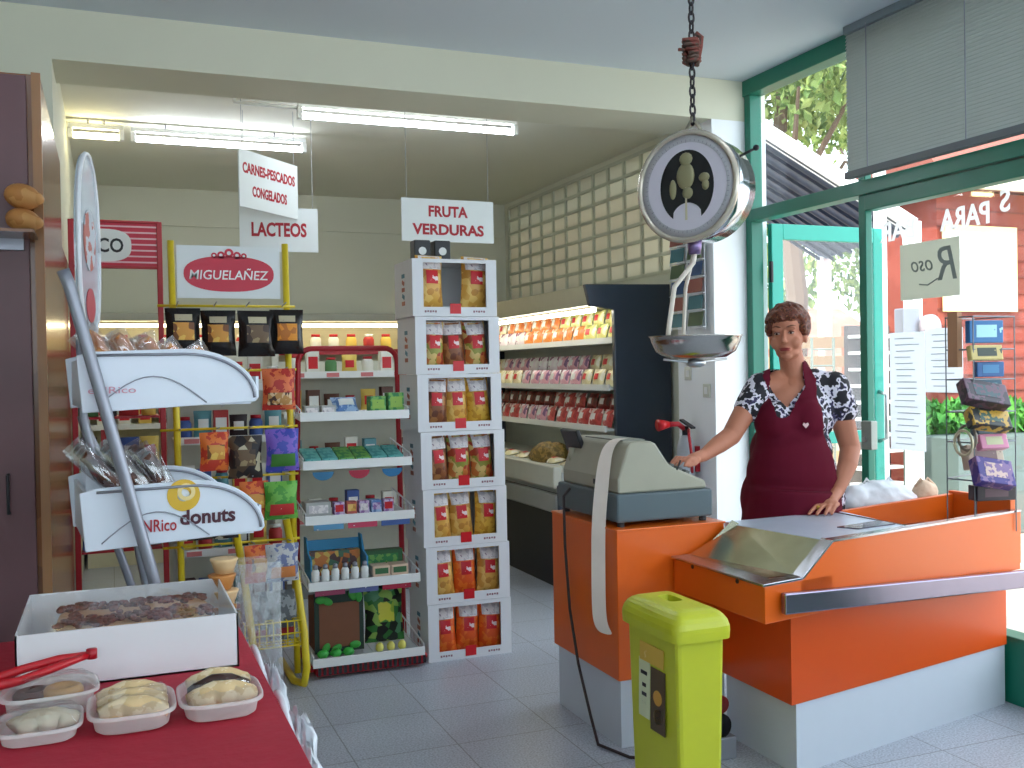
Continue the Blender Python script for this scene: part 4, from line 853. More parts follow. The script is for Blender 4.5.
b = MB(); b.prism([(2.50, 3.0), (2.54, 2.93), (2.74, 2.96), (2.74, 3.05)], lambda a, c, h: (a, c, h), .812, .816); b.build('scanner_window', mat('dark_glass', (60, 50, 66), .1), cc_)
b = MB(); b.prism([(2.75, fr(2.75)+.03), (3.42, fr(3.42)+.03), (3.42, 3.34), (2.78, 3.34)], lambda a, c, h: (a, c, h), .72, .735); b.build('packing_tray', chrome, cc_)
b = MB(); b.add([(2.75, 2.90, .812), (2.75, 3.34, .812), (2.9, 3.34, .737), (2.9, 2.93, .737)], [(0, 1, 2, 3)]); o = b.build('slide', chrome, cc_); sd = o.modifiers.new('s', 'SOLIDIFY'); sd.thickness = .004
b = MB(); b.prism([(2.70, .735), (2.80, .815), (3.42, .85), (3.42, .735)], lambda a, c, h: (a, h, c), 3.32, 3.345); b.build('rear_panel', orange, cc_, bev=.003)
b = MB(); b.box(3.395, 3.42, fr(3.4)+.03, 3.345, .6, .86); b.build('end_panel', orange, cc_)
b = MB(); b.prism([(2.29, .81), (3.42, .81), (3.42, .818), (2.29, .818)], lambda a, c, h: (a, fr(a)+h, c), -.004, .034); b.build('top_trim', chrome, cc_)
# bumper rail, sagging to the right
b = MB(); b.prism([(2.03, .674), (3.42, .575), (3.42, .505), (2.03, .604)], lambda a, c, h: (a, fr(a)+h, c), -.035, -.008); b.build('bumper_rail', mat('bumper_steel', (146, 138, 158), .25, .9, var=.05), cc_, bev=.005)
for x in (2.15, 2.7, 3.2):
    MB().cyl((x, fr(x)-.012, .66-(x-2.03)*.071), (x, fr(x)+.005, .66-(x-2.03)*.071), .012).build('rail_bracket', dark, cc_)
for p in ((1.963, 2.86, .69), (1.963, 3.14, .69)): MB().cyl(p, (p[0]-.004, p[1], p[2]), .008).build('bolt', dark, cc_)
# machinery seen under the counter beside the bin
mo = root('motor_unit', (2.09, 3.0, 0), 'small black and red electric motor under the counter beside the yellow bin', 'motor')
MB().cyl((2.02, 3.06, .12), (2.02, 3.16, .12), .045, n=20).build('motor_body', dark, mo, smooth=True)
MB().cyl((2.02, 3.055, .2), (2.02, 3.12, .2), .032, n=20).build('red_coil', mat('dull_red', (130, 40, 44), .4), mo, smooth=True); MB().box(1.98, 2.08, 3.05, 3.17, .0, .08).build('foot', greytube, mo, bev=.004)
MB().tube([(2.0, 3.06, .22), (1.97, 3.05, .25), (1.95, 3.1, .2), (1.96, 3.18, .1)], .006).build('cable', dark, mo, smooth=True)
# white bag in packing area and brown pouch
def heap(c, r, seed, label, nm='plastic_bag', m=bagm):
    o = root(nm, (c[0], c[1], c[2]-r[2]), label, 'bag'); random.seed(seed)
    b = MB(); b.ell(c, r, MX.Rotation(R(-6), 3, 'Z'), 30, 20, jit=.07)
    for q in range(7): b.ell((c[0]+random.uniform(-.7, .7)*r[0], c[1], c[2]+random.uniform(.1, .5)*r[2]), (r[0]*.3, r[1]*.8, r[2]*.45), MX.Rotation(random.uniform(-.6, .6), 3, 'Y'), 14, 10, jit=.05)
    me = remesh(b, .008, 3); me.materials.append(m); me.polygons.foreach_set('use_smooth', [True]*len(me.polygons)); s_ = bpy.data.objects.new('sack', me); COL.objects.link(s_); s_.parent = o; me.transform(world_of(o).inverted())
    for sx in (-.3, .3): MB().tube([(c[0]+sx*r[0]-.03, c[1], c[2]+r[2]*.75), (c[0]+sx*r[0], c[1], c[2]+r[2]*1.08), (c[0]+sx*r[0]+.04, c[1], c[2]+r[2]*.75)], .006, 6).build('handle', m, o, smooth=True)
heap((3.08, 3.43, .80), (.20, .065, .115), 31, 'heap of white plastic carrier bags behind the orange counter')
heap((2.93, 3.455, .76), (.10, .05, .09), 33, 'smaller white plastic bag slumped beside the woman, behind the counter')
heap((3.34, 3.43, .80), (.07, .05, .10), 35, 'tan paper bag at the right behind the white carrier bags', 'paper_bag', mat('tan_paper', (206, 176, 150), .7, bump=.3))
sp_ = MB().box(2.84, 3.44, 3.37, 3.5, .64, .68); tag(sp_.build('packing_shelf', orange), 'low orange ledge behind the counter that carries the white bags', 'shelf')
# ---------------------------------------------------------------- yellow-green bin
bn = root('waste_bin', (1.68, 2.8, 0), 'lime yellow plastic collection bin with a slotted lid, before the orange counter', 'bin')
lime = mat('lime_plastic', (196, 200, 44), .35, var=.03)
bx0, bx1, by0, by1 = 1.593, 1.765, 2.645, 2.965
b = MB(); q = .012
b.add([(bx0+q, by0+q, 0), (bx1-q, by0+q, 0), (bx1-q, by1-q, 0), (bx0+q, by1-q, 0), (bx0, by0, .6), (bx1, by0, .6), (bx1, by1, .6), (bx0, by1, .6)], [(0, 3, 2, 1), (4, 5, 6, 7), (0, 1, 5, 4), (1, 2, 6, 5), (2, 3, 7, 6), (3, 0, 4, 7)])
b.build('body', lime, bn, bev=.014)
b = MB()
def ring(z, e, n=40): return [(1.679+a, 2.805+c, z) for a, c in oval(.093+e, .17+e, n, .22)]
prof = [(.575, .012), (.60, .014), (.615, .013), (.632, .008), (.645, 0), (.655, -.011), (.662, -.026), (.666, -.045)]
vs = []; N = 40
for z, e in prof: vs += ring(z, e)
vs += [(1.679+a, 2.83+c, .668) for a, c in oval(.026, .05, N, .5)]; vs += [(1.679+a, 2.83+c, .645) for a, c in oval(.024, .047, N, .5)]
fs = [(i*N+k, i*N+(k+1) % N, (i+1)*N+(k+1) % N, (i+1)*N+k) for i in range(len(prof)+1) for k in range(N)]
b.add(vs, fs); ld = b.build('lid', lime, bn)
b = MB(); b.prism([(1.679+a, 2.83+c) for a, c in oval(.026, .05, 40, .5)], lambda a, c, h: (a, c, h), .64, .648); b.build('slot', mat('shaded_slot_plastic', (120, 112, 20), .6), ld)  # shade inside the hole is put into this darker colour
WU = (0, -1, 0); 
plate(bn, 'sticker', patch('sticker_orange', [(216, 176, 70), (230, 200, 130)], 30), (1.592, 2.80, .50), WU, (.02, 0, 1), rect(.075, .03))
plate(bn, 'sticker', mat('sticker_white', (214, 220, 180), .5), (1.5925, 2.85, .38), WU, (.02, 0, 1), rect(.035, .095))
s2 = plate(bn, 'sticker', mat('sticker_brown', (84, 66, 44), .5), (1.5925, 2.765, .36), WU, (.02, 0, 1), rect(.045, .10))
for z in (.31, .37): plate(s2, 'sticker_circle', mat('ochre_ink', (206, 150, 60), .5), (1.5915, 2.765, z), WU, (.02, 0, 1), oval(.026, .024))
for z, w_ in ((.43, .02), (.39, .012), (.36, .015), (.33, .012)): plate(bn, 'sticker_print', blackink, (1.5905, 2.85, z), WU, (.02, 0, 1), rect(w_, .006), .001)
# ---------------------------------------------------------------- hanging scale
sx, sy, sz = 1.637, 2.583, 1.955
ax = V((-.93, -.545, .0)).normalized()      # the way the dial looks
th = math.atan2(ax.y, ax.x); side = V((-ax.y, ax.x, 0))
side = V((0, 0, 1)).cross(ax)              # right-hand of dial as seen from the front
sc_ = root('hanging_scale', (sx, sy, 1.45), 'large round steel dial scale hanging on a chain with a shallow pan', 'weighing scale')
C0 = V((sx, sy, sz)); Rd = .162; Dp = .10
polished = mat('polished_steel', (200, 204, 208), .16, 1, var=.03)
b = MB(); b.lathe(C0-ax*Dp*.9, [(Rd*.9, -.01), (Rd*.97, 0), (Rd*.98, Dp*.75), (Rd*.98, Dp*1.28)], 56, ax=ax); b.build('drum', polished, sc_, smooth=True)
b = MB(); b.lathe(C0, [(Rd*.975, Dp*.36), (Rd*1.03, Dp*.38), (Rd*1.035, Dp*.46), (Rd*.99, Dp*.52), (Rd*.93, Dp*.50), (Rd*.93, Dp*.40)], 56, ax=ax, cap=False); b.build('bezel', mat('cream_bezel', (206, 196, 180), .25, .6), sc_, smooth=True)
F0 = C0+ax*(Dp*.42)
b = MB(); b.lathe(F0, [(.001, .0), (Rd*.93, .0), (Rd*.93, .002)], 56, ax=ax)
o = plate(sc_, 'dial_face', mat('dial_lilac', (206, 200, 210), .4, var=.02), F0, side, (0, 0, 1), oval(Rd*.94, Rd*.94, 56), .002)
b = MB(); b.lathe(F0, [(Rd*.80, .0), (Rd*.93, .002), (Rd*.93, .004), (Rd*.80, .004)], 56, ax=ax, cap=False); b.build('dial_ring', mat('dial_grey', (170, 168, 172), .4), o, smooth=True)
def dialP(a, c, h=.003): return F0+side*a+V((0, 0, 1))*c+ax*h
# black horseshoe opening showing the works
r1, r2 = .105, .0
outer = [(.088*math.cos(a), .108*math.sin(a)) for a in [R(-58)+R(296)*i/40 for i in range(41)]]
inner = [(.052*math.cos(a), -.098+.05*math.sin(a)) for a in [R(150)-R(120)*i/10 for i in range(11)]]
b = MB(); b.prism(outer+inner, lambda a, c, h: dialP(a, c, h), .002, .0035); op = b.build('works_opening', mat('black_works', (16, 16, 20), .4), o)
brass = mat('tarnished_brass', (150, 144, 110), .4, .4)
b = MB(); b.ell(dialP(-.002, .03, .006), (.03, .006, .04), MX.Rotation(th+R(90), 3, 'Z'), 14, 8); b.ell(dialP(0, .08, .006), (.022, .006, .02), MX.Rotation(th+R(90), 3, 'Z'), 12, 6); b.ell(dialP(.004, -.02, .006), (.018, .006, .018), MX.Rotation(th+R(90), 3, 'Z'), 12, 6)
b.build('spring_works', brass, op, smooth=True)
for a, c, w_, h_ in ((-.045, -.005, .012, .03), (.058, .02, .018, .014), (.062, -.002, .012, .016)): 
    b = MB(); b.ell(dialP(a, c, .005), (w_, .005, h_), MX.Rotation(th+R(90), 3, 'Z'), 12, 6); b.build('gear', brass, op, smooth=True)
b = MB(); b.prism([(-.004, -.10), (.004, -.10), (.0015, .02), (-.0015, .02)], lambda a, c, h: dialP(a, c, h), .008, .009); b.build('pointer', mat('pale_pointer', (190, 180, 150), .4), o)
tk = MB()
for i in range(60):
    a = R(6)*i; r_ = .133 if i % 5 else .129
    tk.prism([(r_*math.cos(a)-.0006*math.sin(a), r_*math.sin(a)+.0006*math.cos(a)), (.138*math.cos(a)-.0006*math.sin(a), .138*math.sin(a)+.0006*math.cos(a)), (.138*math.cos(a)+.0006*math.sin(a), .138*math.sin(a)-.0006*math.cos(a)), (r_*math.cos(a)+.0006*math.sin(a), r_*math.sin(a)-.0006*math.cos(a))], dialP, .004, .0048)
tk.build('tick_marks', mat('grey_tick', (110, 108, 116), .5), o)
b = MB(); b.tube([C0+V((0, 0, Rd-.01))+side*-.03, C0+V((0, 0, Rd+.015))+side*-.022, C0+V((0, 0, Rd+.05)), C0+V((0, 0, Rd+.015))+side*.022, C0+V((0, 0, Rd-.01))+side*.03], .006); b.build('hanger', mat('hanger_metal', (150, 146, 130), .4, .7), sc_, smooth=True)
b = MB(); b.cyl(C0+side*.15+V((0, 0, .075)), C0+side*.195+V((0, 0, .09)), .004); b.ell(C0+side*.2+V((0, 0, .092)), (.009,)*3, None, 10, 6); b.build('adjusting_knob', dark, sc_, smooth=True)
# arm and pan
px_, py_ = sx-.0, sy
pc0 = V((1.632, 2.578, 1.478))
arm = MB(); arm.tube([C0+V((0, 0, -Rd-.005))+side*.005, C0+V((0, 0, -Rd-.06))+side*-.005, V((1.575, 2.60, 1.66)), V((1.558, 2.605, 1.545)), V((1.553, 2.607, 1.50))], .0075, 10); arm.build('hanger_arm', mat('cream_arm', (220, 210, 196), .4), sc_, smooth=True)
arm = MB(); arm.tube([C0+V((0, 0, -Rd-.02)), V((1.65, 2.66, 1.66)), V((1.655, 2.68, 1.54)), V((1.65, 2.68, 1.49))], .006, 8); arm.build('hanger_arm', mat('cream_arm', (0, 0, 0)), sc_, smooth=True)
MB().cyl(C0+V((0, 0, -Rd-.035)), C0+V((0, 0, -Rd+.01)), .018, .024).build('neck', mat('violet_steel', (130, 110, 150), .3, .8), sc_, smooth=True)
b = MB(); b.lathe(pc0, [(.02, -.035), (.09, -.03), (.118, -.012), (.132, .018), (.136, .034), (.140, .035), (.134, .030), (.116, -.008), (.088, -.025), (.02, -.03)], 48); b.build('pan', mat('pan_steel', (184, 178, 172), .18, 1, var=.08), sc_, smooth=True)
b = MB(); b.lathe(pc0+V((0, 0, -.06)), [(.012, 0), (.03, .008), (.03, .02), (.012, .028)], 20); b.tube([pc0+V((-.11, 0, -.035)), pc0+V((0, 0, -.045)), pc0+V((.11, 0, -.035))], .004, 6); b.build('pan_support', steel, sc_, smooth=True)
# chain, hook knot
ch = root('chain', (sx, sy, 2.18), 'dark iron chain with a rusty knot holding the dial scale', 'chain')
z = C0.z+Rd+.045; k = 0; b = MB()
while z < 3.06:
    pts = [];
    for i in range(13):
        a = 2*math.pi*i/12; u_, w_ = .0085*math.cos(a), .018*math.sin(a); pts.append((sx+(u_ if k % 2 else 0), sy+(0 if k % 2 else u_), z+w_))
    b.tube(pts, .0034, 6); z += .0275; k += 1
b.build('links', mat('dark_iron', (62, 58, 62), .4, .7), ch, smooth=True)
rust = patch('rust', [(110, 50, 40), (80, 60, 50), (140, 80, 60)], 40, .7)
b = MB()
for k in range(6): a = k; b.tube([(sx-.028+.01*math.sin(a), sy-.01, 2.33+.012*k), (sx+.004, sy-.022, 2.335+.012*k), (sx+.028, sy, 2.34+.01*k), (sx, sy+.02, 2.33+.012*k), (sx-.028, sy, 2.33+.012*k)], .007, 6)
b.tube([(sx+.01, sy-.01, 2.32), (sx+.03, sy, 2.38), (sx+.035, sy, 2.41), (sx+.015, sy, 2.42)], .008, 6); b.cyl((sx-.045, sy, 2.365), (sx-.01, sy, 2.368), .005)
b.build('rusty_knot', rust, ch, smooth=True)
# ---------------------------------------------------------------- fire extinguisher, postcards on the pillar
fe = root('fire_extinguisher', (3.15, 5.1, .62), 'small grey and red fire extinguisher on the white pillar', 'fire extinguisher')
MB().lathe((3.15, 5.1, .62), [(.045, 0), (.052, .01), (.052, .33), (.035, .385), (.016, .40)], 24).build('cylinder', mat('pale_grey_cylinder', (176, 182, 190), .3), fe, smooth=True)
MB().cyl((3.15, 5.1, 1.02), (3.15, 5.1, 1.07), .02).build('valve', dark, fe, smooth=True)
MB().obox((3.145, 5.07, 1.085), (.03, .14, .012), (R(18), 0, 0)).build('lever', dark, fe, bev=.003)
MB().tube([(3.15, 5.1, 1.05), (3.10, 5.1, 1.085), (3.03, 5.1, 1.085)], .016, 10).build('hose', redm, fe, smooth=True)
MB().cyl((3.035, 5.1, 1.085), (2.965, 5.1, 1.082), .02, .036).build('horn', mat('bright_red', (200, 20, 30), .35), fe, smooth=True)
MB().tube([(3.16, 5.08, 1.05), (3.13, 5.03, 1.02), (3.14, 5.02, .9), (3.16, 5.05, .8)], .009).build('hose', redm, fe, smooth=True)
MB().box(3.2, 3.229, 5.07, 5.13, .8, .95).build('wall_bracket', redm, fe)
pcr = root('postcard_holder', (3.2, 5.13, 1.65), 'wire postcard holder with two columns of cards on the white pillar', 'card holder')
b = MB()
for y in (4.945, 5.125, 5.14, 5.32): b.cyl((3.2, y, 1.64), (3.2, y, 2.24), .003, n=6)
for q in range(6):
    for y0_ in (4.945, 5.14): b.box(3.185, 3.2, y0_, y0_+.18, 1.65+q*.098, 1.655+q*.098)
b.build('wire_frame', wire, pcr)
cards = [patch(f'card{i}', c, 18) for i, c in enumerate((((60, 110, 120), (150, 180, 170)), ((70, 90, 60), (150, 140, 100)), ((40, 70, 110), (120, 160, 190)), ((140, 80, 70), (200, 170, 140))))]
for col_ in range(2):
    for q in range(6):
        y0_ = (5.14, 4.945)[col_]; o = MB().obox((3.19, y0_+.09, 1.70+q*.098), (.004, .15, .08), (0, R(8), 0)).build('postcard', cards[(q*3+col_) % 4], None)
        tag(o, f'postcard of a landscape in the {["left","right"][col_]} column on the pillar, {["lowest","second from below","third from below","third from the top","second from the top","topmost"][q]}', 'postcard', 'postcards on the pillar')
for k, (y, z) in enumerate(((5.18, 1.38), (4.98, 1.28))):
    o = root('wall_switch', (3.22, y, z-.04), f'white wall switch on the pillar, {["upper left","lower right"][k]} one', 'switch', 'switches on the pillar'); MB().box(3.218, 3.23, y-.035, y+.035, z-.04, z+.04).build('plate', mat('aged_white', (206, 208, 196), .5), o, bev=.004); MB().box(3.214, 3.22, y-.015, y+.015, z-.02, z+.02).build('rocker', white, o, bev=.002)
# ---------------------------------------------------------------- notices and lettering on the shop window
def notice(y0_, y1_, z0, z1, label, m=thin_paper, lines=0, x=3.475):
    o = root('paper_notice', (x, (y0_+y1_)/2, z0), label, 'notice'); MB().box(x-.002, x+.002, y0_, y1_, z0, z1).build('sheet', m, o)
    if lines:
        b = MB(); rgn = random.Random(int(y0_*100))
        for q in range(lines): z = z1-(z1-z0)*(q+1)/(lines+1); b.box(x-.0035, x-.002, y1_-.03-rgn.uniform(.0, .02), y0_+.03+rgn.uniform(0, .06), z-.002, z+.002)
        b.build('text_lines', mat('grey_text', (186, 194, 204), .6), o)
    return o
notice(3.555, 3.775, 1.01, 1.565, 'long white typed notice taped to the shop window, the taller sheet', lines=18)
notice(3.335, 3.55, 1.285, 1.575, 'shorter white typed notice taped right of the long one on the window', lines=9)
n3 = notice(3.345, 3.70, 1.715, 1.975, 'cream poster on the window showing ornate mirrored lettering with a large R', translucent('cream_poster', (224, 226, 214), .4))
gi = mat('grey_green_ink', (130, 140, 136), .5)
LU, LW = (0, -1, 0), (0, 0, 1)      # read from inside: along -y
text('R', gi, n3, (3.472, 3.415, 1.865), LU, LW, .11, .15, .001, mirror=True, shear=.25)
text('oso', gi, n3, (3.472, 3.565, 1.865), LU, LW, .13, .05, .001, mirror=True, shear=.3)
b = MB(); b.tube([(3.472, 3.47-.0, 1.80), (3.472, 3.53, 1.775), (3.472, 3.58, 1.782)], .003, 6); b.build('flourish', gi, n3)
wl = root('window_lettering', (3.494, 3.4, 2.0), 'white mirrored lettering S PARA BAR along the top of the shop window', 'lettering')
lw_ = translucent('letter_vinyl', (250, 250, 250), .6)
text('PARA', lw_, wl, (3.47, 3.315, 2.055), LU, (0, 0, 1), .27, .095, .002, mirror=True, bold=.02)
text('S', lw_, wl, (3.47, 3.10, 2.09), LU, (0, 0, 1), .05, .095, .002, mirror=True, bold=.02)
text('BAR', lw_, wl, (3.47, 3.715, 2.05), LU, (0, 0, 1), .22, .095, .002, mirror=True, bold=.02)
b = MB().box(3.40, 3.435, 3.925, 3.965, 1.0, 1.14); ml = root('door_latch', (3.42, 3.94, 1.0), 'grey metal lock case on the green post beside the notices', 'lock'); MB().box(3.43, 3.47, 3.86, 3.93, 1.0, 1.14).build('case', mat('grey_lock', (150, 156, 150), .4, .5), ml, bev=.004); MB().cyl((3.415, 3.9, 1.05), (3.43, 3.9, 1.05), .012).build('cylinder', steel, ml)
# ---------------------------------------------------------------- display rack of magazines and souvenirs at the right edge
mr = root('souvenir_rack', (3.3, 3.08, .86), 'wire rack of dark boxes and souvenirs at the right end of the counter', 'rack')
b = MB()
for x, y in ((3.14, 3.10), (3.38, 3.18), (3.16, 2.98), (3.38, 2.98)): b.cyl((x, y, .735), (x, y, 1.60), .0028, n=6)
for z in (.95, 1.1, 1.22, 1.35, 1.47, 1.6): b.tube([(3.14, 3.10, z), (3.38, 3.18, z), (3.38, 2.98, z), (3.16, 2.98, z), (3.14, 3.10, z)], .003, 6)
b.build('wire_frame', mat('grey_wire', (120, 124, 130), .4, .5), mr)
MB().box(3.14, 3.165, 3.04, 3.09, 1.40, 1.62).build('wooden_post', mat('light_wood', (176, 130, 96), .6), mr)
def item(c, d, e, cols, label, name='boxed_item', cat='box'):
    o = root(name, (0, 0, 0), label, cat, 'goods on the souvenir rack'); MB().obox((0, 0, 0), d).build('box_body', patch('it'+label[:14], cols, 22, .35), o, bev=.004)
    MB().box(-d[0]*.3, d[0]*.3, -d[1]/2-.001, -d[1]/2, -d[2]*.25, d[2]*.3).build('printed_label', patch('il'+label[:14], cols[::-1], 40, .35), o); o.location = (c[0]-.03, c[1], c[2]); o.rotation_euler = e
zr = -R(12)
item((3.27, 3.0, 1.54), (.15, .03, .09), (0, 0, zr), [(40, 110, 170), (170, 220, 230)], 'blue and white magazine at the top of the rack by the right edge', 'magazine', 'magazine')
item((3.25, 2.98, 1.455), (.14, .03, .06), (R(-10), 0, zr), [(206, 186, 120), (60, 70, 60)], 'tan and black magazine under the blue one on the right rack', 'magazine', 'magazine')
item((3.28, 2.99, 1.39), (.12, .03, .06), (0, 0, zr), [(30, 90, 150), (60, 130, 180)], 'plain blue box under the tan magazine on the right rack')
item((3.23, 2.97, 1.29), (.19, .05, .10), (R(-35), R(10), zr), [(44, 32, 46), (90, 60, 80), (40, 70, 80)], 'dark plum box tilted in the middle of the right rack')
item((3.24, 2.96, 1.19), (.17, .05, .08), (R(-35), R(8), zr), [(30, 34, 34), (190, 150, 60), (60, 90, 80)], 'black box with a gold mark below the plum one on the right rack')
item((3.27, 2.97, 1.10), (.12, .04, .06), (R(-20), 0, zr), [(206, 130, 160), (190, 190, 150)], 'pink and cream box on the right rack')
item((3.25, 2.95, .98), (.16, .05, .11), (R(-30), R(10), zr), [(50, 30, 120), (120, 90, 140), (200, 170, 160)], 'violet box near the foot of the right rack')
item((3.28, 2.98, .90), (.17, .06, .06), (0, 0, zr), [(40, 24, 34), (90, 60, 70)], 'dark maroon box at the foot of the right rack')
item((3.36, 3.07, 1.17), (.14, .05, .10), (R(-15), 0, zr), [(60, 80, 90), (150, 160, 150)], 'grey-green box behind the black one on the right rack')
item((3.34, 3.08, 1.03), (.16, .05, .10), (R(-15), 0, zr), [(190, 170, 150), (120, 90, 90)], 'beige box behind the violet one on the right rack')
item((3.36, 3.07, 1.30), (.12, .04, .10), (R(-15), 0, zr), [(50, 90, 110), (110, 150, 160)], 'teal box behind the plum one on the right rack')
for k, z in enumerate((1.10, 1.12)): tag(MB().tube([(3.125+.02*k, 3.0+.045*math.cos(a), z+.05*math.sin(a)) for a in [2*math.pi*q/20 for q in range(21)]], .006, 8).build('bangle', mat(f'bangle{k}', [(200, 190, 160), (130, 120, 110)][k], .3, .4), smooth=True), ['pale bangle hanging at the left of the right rack', 'grey bangle hanging beside the pale one on the right rack'][k], 'bangle')
# ---------------------------------------------------------------- the shopkeeper behind the counter
Wo = V((2.707, 3.514, 0)); Rv = V((.928, -.373, 0)); Fv = V((-.373, -.928, 0))
LM = MX(((Rv.x, Fv.x, 0, Wo.x), (Rv.y, Fv.y, 0, Wo.y), (0, 0, 1, 0), (0, 0, 0, 1)))
def cap(b, p, q, r0, r1):
    b.cyl(p, q, r0, r1, 18); b.ell(p, (r0,)*3, None, 18, 12); b.ell(q, (r1,)*3, None, 18, 12)
def chainc(b, pts):
    for (p, r0), (q, r1) in zip(pts, pts[1:]): cap(b, p, q, r0, r1)
def finish(me, name, m, parent, smooth=True):
    me.transform(LM); me.materials.clear(); me.materials.append(m)
    bm = bmesh.new(); bm.from_mesh(me); bmesh.ops.recalc_face_normals(bm, faces=bm.faces); bm.to_mesh(me); bm.free()
    me.polygons.foreach_set('use_smooth', [smooth]*len(me.polygons)); me.polygons.foreach_set('material_index', [0]*len(me.polygons))
    o = bpy.data.objects.new(name, me); COL.objects.link(o); o.parent = parent; me.transform(world_of(parent).inverted()); return o
def inside(pt, poly):
    x, y = pt; c = False
    for i in range(len(poly)):
        (x1, y1), (x2, y2) = poly[i], poly[i-1]
        if (y1 > y) != (y2 > y) and x < (x2-x1)*(y-y1)/(y2-y1)+x1: c = not c
    return c
wm_ = root('person', (2.707, 3.514, 0), 'woman with short brown hair in a burgundy apron standing behind the orange counter', 'person')
HY = R(26); HT = R(3); H0 = V((-.024, .012, 1.556))
HM = MX.Rotation(HY, 3, 'Z') @ MX.Rotation(-HT, 3, 'Y')   # head turned towards the lens
def hp(x, y, z): return H0+HM @ V((x, y, z))
body = MB()
def he(b, c, r, rot=None, **k): b.ell(hp(*c), r, HM @ rot if rot else HM, **k)
he(body, (0, -.012, .03), (.072, .09, .083), nu=24, nv=16); he(body, (0, .016, -.03), (.062, .07, .084), nu=24, nv=16); he(body, (0, .026, -.08), (.05, .048, .032)); he(body, (0, .062, -.1), (.024, .018, .016))
cap(body, hp(0, .082, .005), hp(0, .1, -.034), .006, .009); he(body, (0, .097, -.038), (.014, .011, .008))
for s in (-1, 1):
    he(body, (s*.028, .074, .016), (.024, .010, .008)); he(body, (s*.037, .054, -.042), (.027, .026, .028)); he(body, (s*.072, -.004, -.02), (.009, .019, .03)); he(body, (s*.029, .073, -.004), (.015, .009, .009))
he(body, (0, .078, -.07), (.026, .012, .013))
cap(body, hp(0, -.02, -.07), V((.012, -.02, 1.37)), .05, .055)
def torso(b, g, lower=False):
    cap(b, (.012, -.02, 1.385), (.012, -.015, 1.29), .052+g, .095+g)
    b.ell((.01, -.005, 1.22), (.162+g, .10+g, .155+g), None, 28, 18)
    cap(b, (-.125, -.005, 1.325), (.155, -.005, 1.328), .052+g, .052+g)
    cap(b, (-.06, -.01, 1.365), (-.12, -.01, 1.335), .035+g, .04+g); cap(b, (.08, -.01, 1.365), (.145, -.01, 1.338), .035+g, .04+g)
    b.ell((-.09, .07, 1.185), (.078+g, .072+g, .08+g), None, 20, 14); b.ell((.03, .078, 1.185), (.078+g, .072+g, .08+g), None, 20, 14)
    b.ell((-.01, 0, 1.05), (.16+g, .12+g, .16), None, 28, 18); b.ell((-.018, .035, .96), (.175+g, .125+g, .15+g), None, 28, 18)
    b.ell((-.005, 0, .85), (.208+g, .145+g, .18+g), None, 28, 18)
torso(body, 0)
SR, EL_, WR_ = (-.14, 0, 1.325), (-.29, .1, 1.13), (-.425, .205, 1.06)
chainc(body, [(SR, .053), ((-.215, .05, 1.235), .048), (EL_, .041), ((-.35, .15, 1.1), .038), (WR_, .026)])
SL, EL2, WL = (.172, 0, 1.325), (.24, .0, 1.06), (.142, .125, .893)
chainc(body, [(SL, .055), ((.205, 0, 1.2), .051), (EL2, .043), ((.21, .055, 1.0), .041), (WL, .027)])
# right hand on the register keys
cap(body, WR_, (-.475, .245, 1.05), .025, .024); body.ell((-.482, .25, 1.048), (.036, .034, .017), MX.Rotation(R(40), 3, 'Z'), 16, 10)
for k in range(4):
    bx_, by_ = -.50+.018*(k-1.5)*.8, .262+.018*(k-1.5)*.9; L = [.062, .072, .068, .054][k]; dx_, dy_ = -.80, .5
    chainc(body, [((bx_, by_, 1.052), .0095), ((bx_+dx_*L*.45, by_+dy_*L*.45, 1.056), .0088), ((bx_+dx_*L*.78, by_+dy_*L*.78, 1.044), .008), ((bx_+dx_*L, by_+dy_*L, 1.030), .0072)])
chainc(body, [((-.463, .265, 1.045), .012), ((-.478, .292, 1.036), .0105), ((-.505, .305, 1.028), .009)])
# left hand flat on the counter plate
cap(body, WL, (.10, .175, .865), .026, .024); body.ell((.088, .185, .856), (.037, .04, .018), MX.Rotation(R(-30), 3, 'Z'), 16, 10)
for k in range(4):
    bx_, by_ = .052+.021*k, .20+.004*k; ex, ey = [-.014, .012, .045, .075][k], [.252, .268, .270, .258][k]
    chainc(body, [((bx_, by_, .852), .0095), ((bx_*.55+ex*.45, by_*.55+ey*.45, .846), .0088), ((bx_*.22+ex*.78, by_*.22+ey*.78, .832), .008), ((ex, ey, .821), .0073)])
chainc(body, [((.066, .165, .85), .012), ((.036, .178, .834), .0105), ((.012, .195, .824), .009)])
for s in (-1, 1):
    chainc(body, [((s*.1, 0, .82), .1), ((s*.1, .01, .47), .06), ((s*.1, -.01, .3), .055), ((s*.1, -.02, .09), .036)]); body.ell((s*.1, .04, .04), (.04, .11, .035))
skin = mat('skin', (190, 122, 94), .55, var=.07, scale=9)
finish(remesh(body, .0045, 3), 'body', skin, wm_)
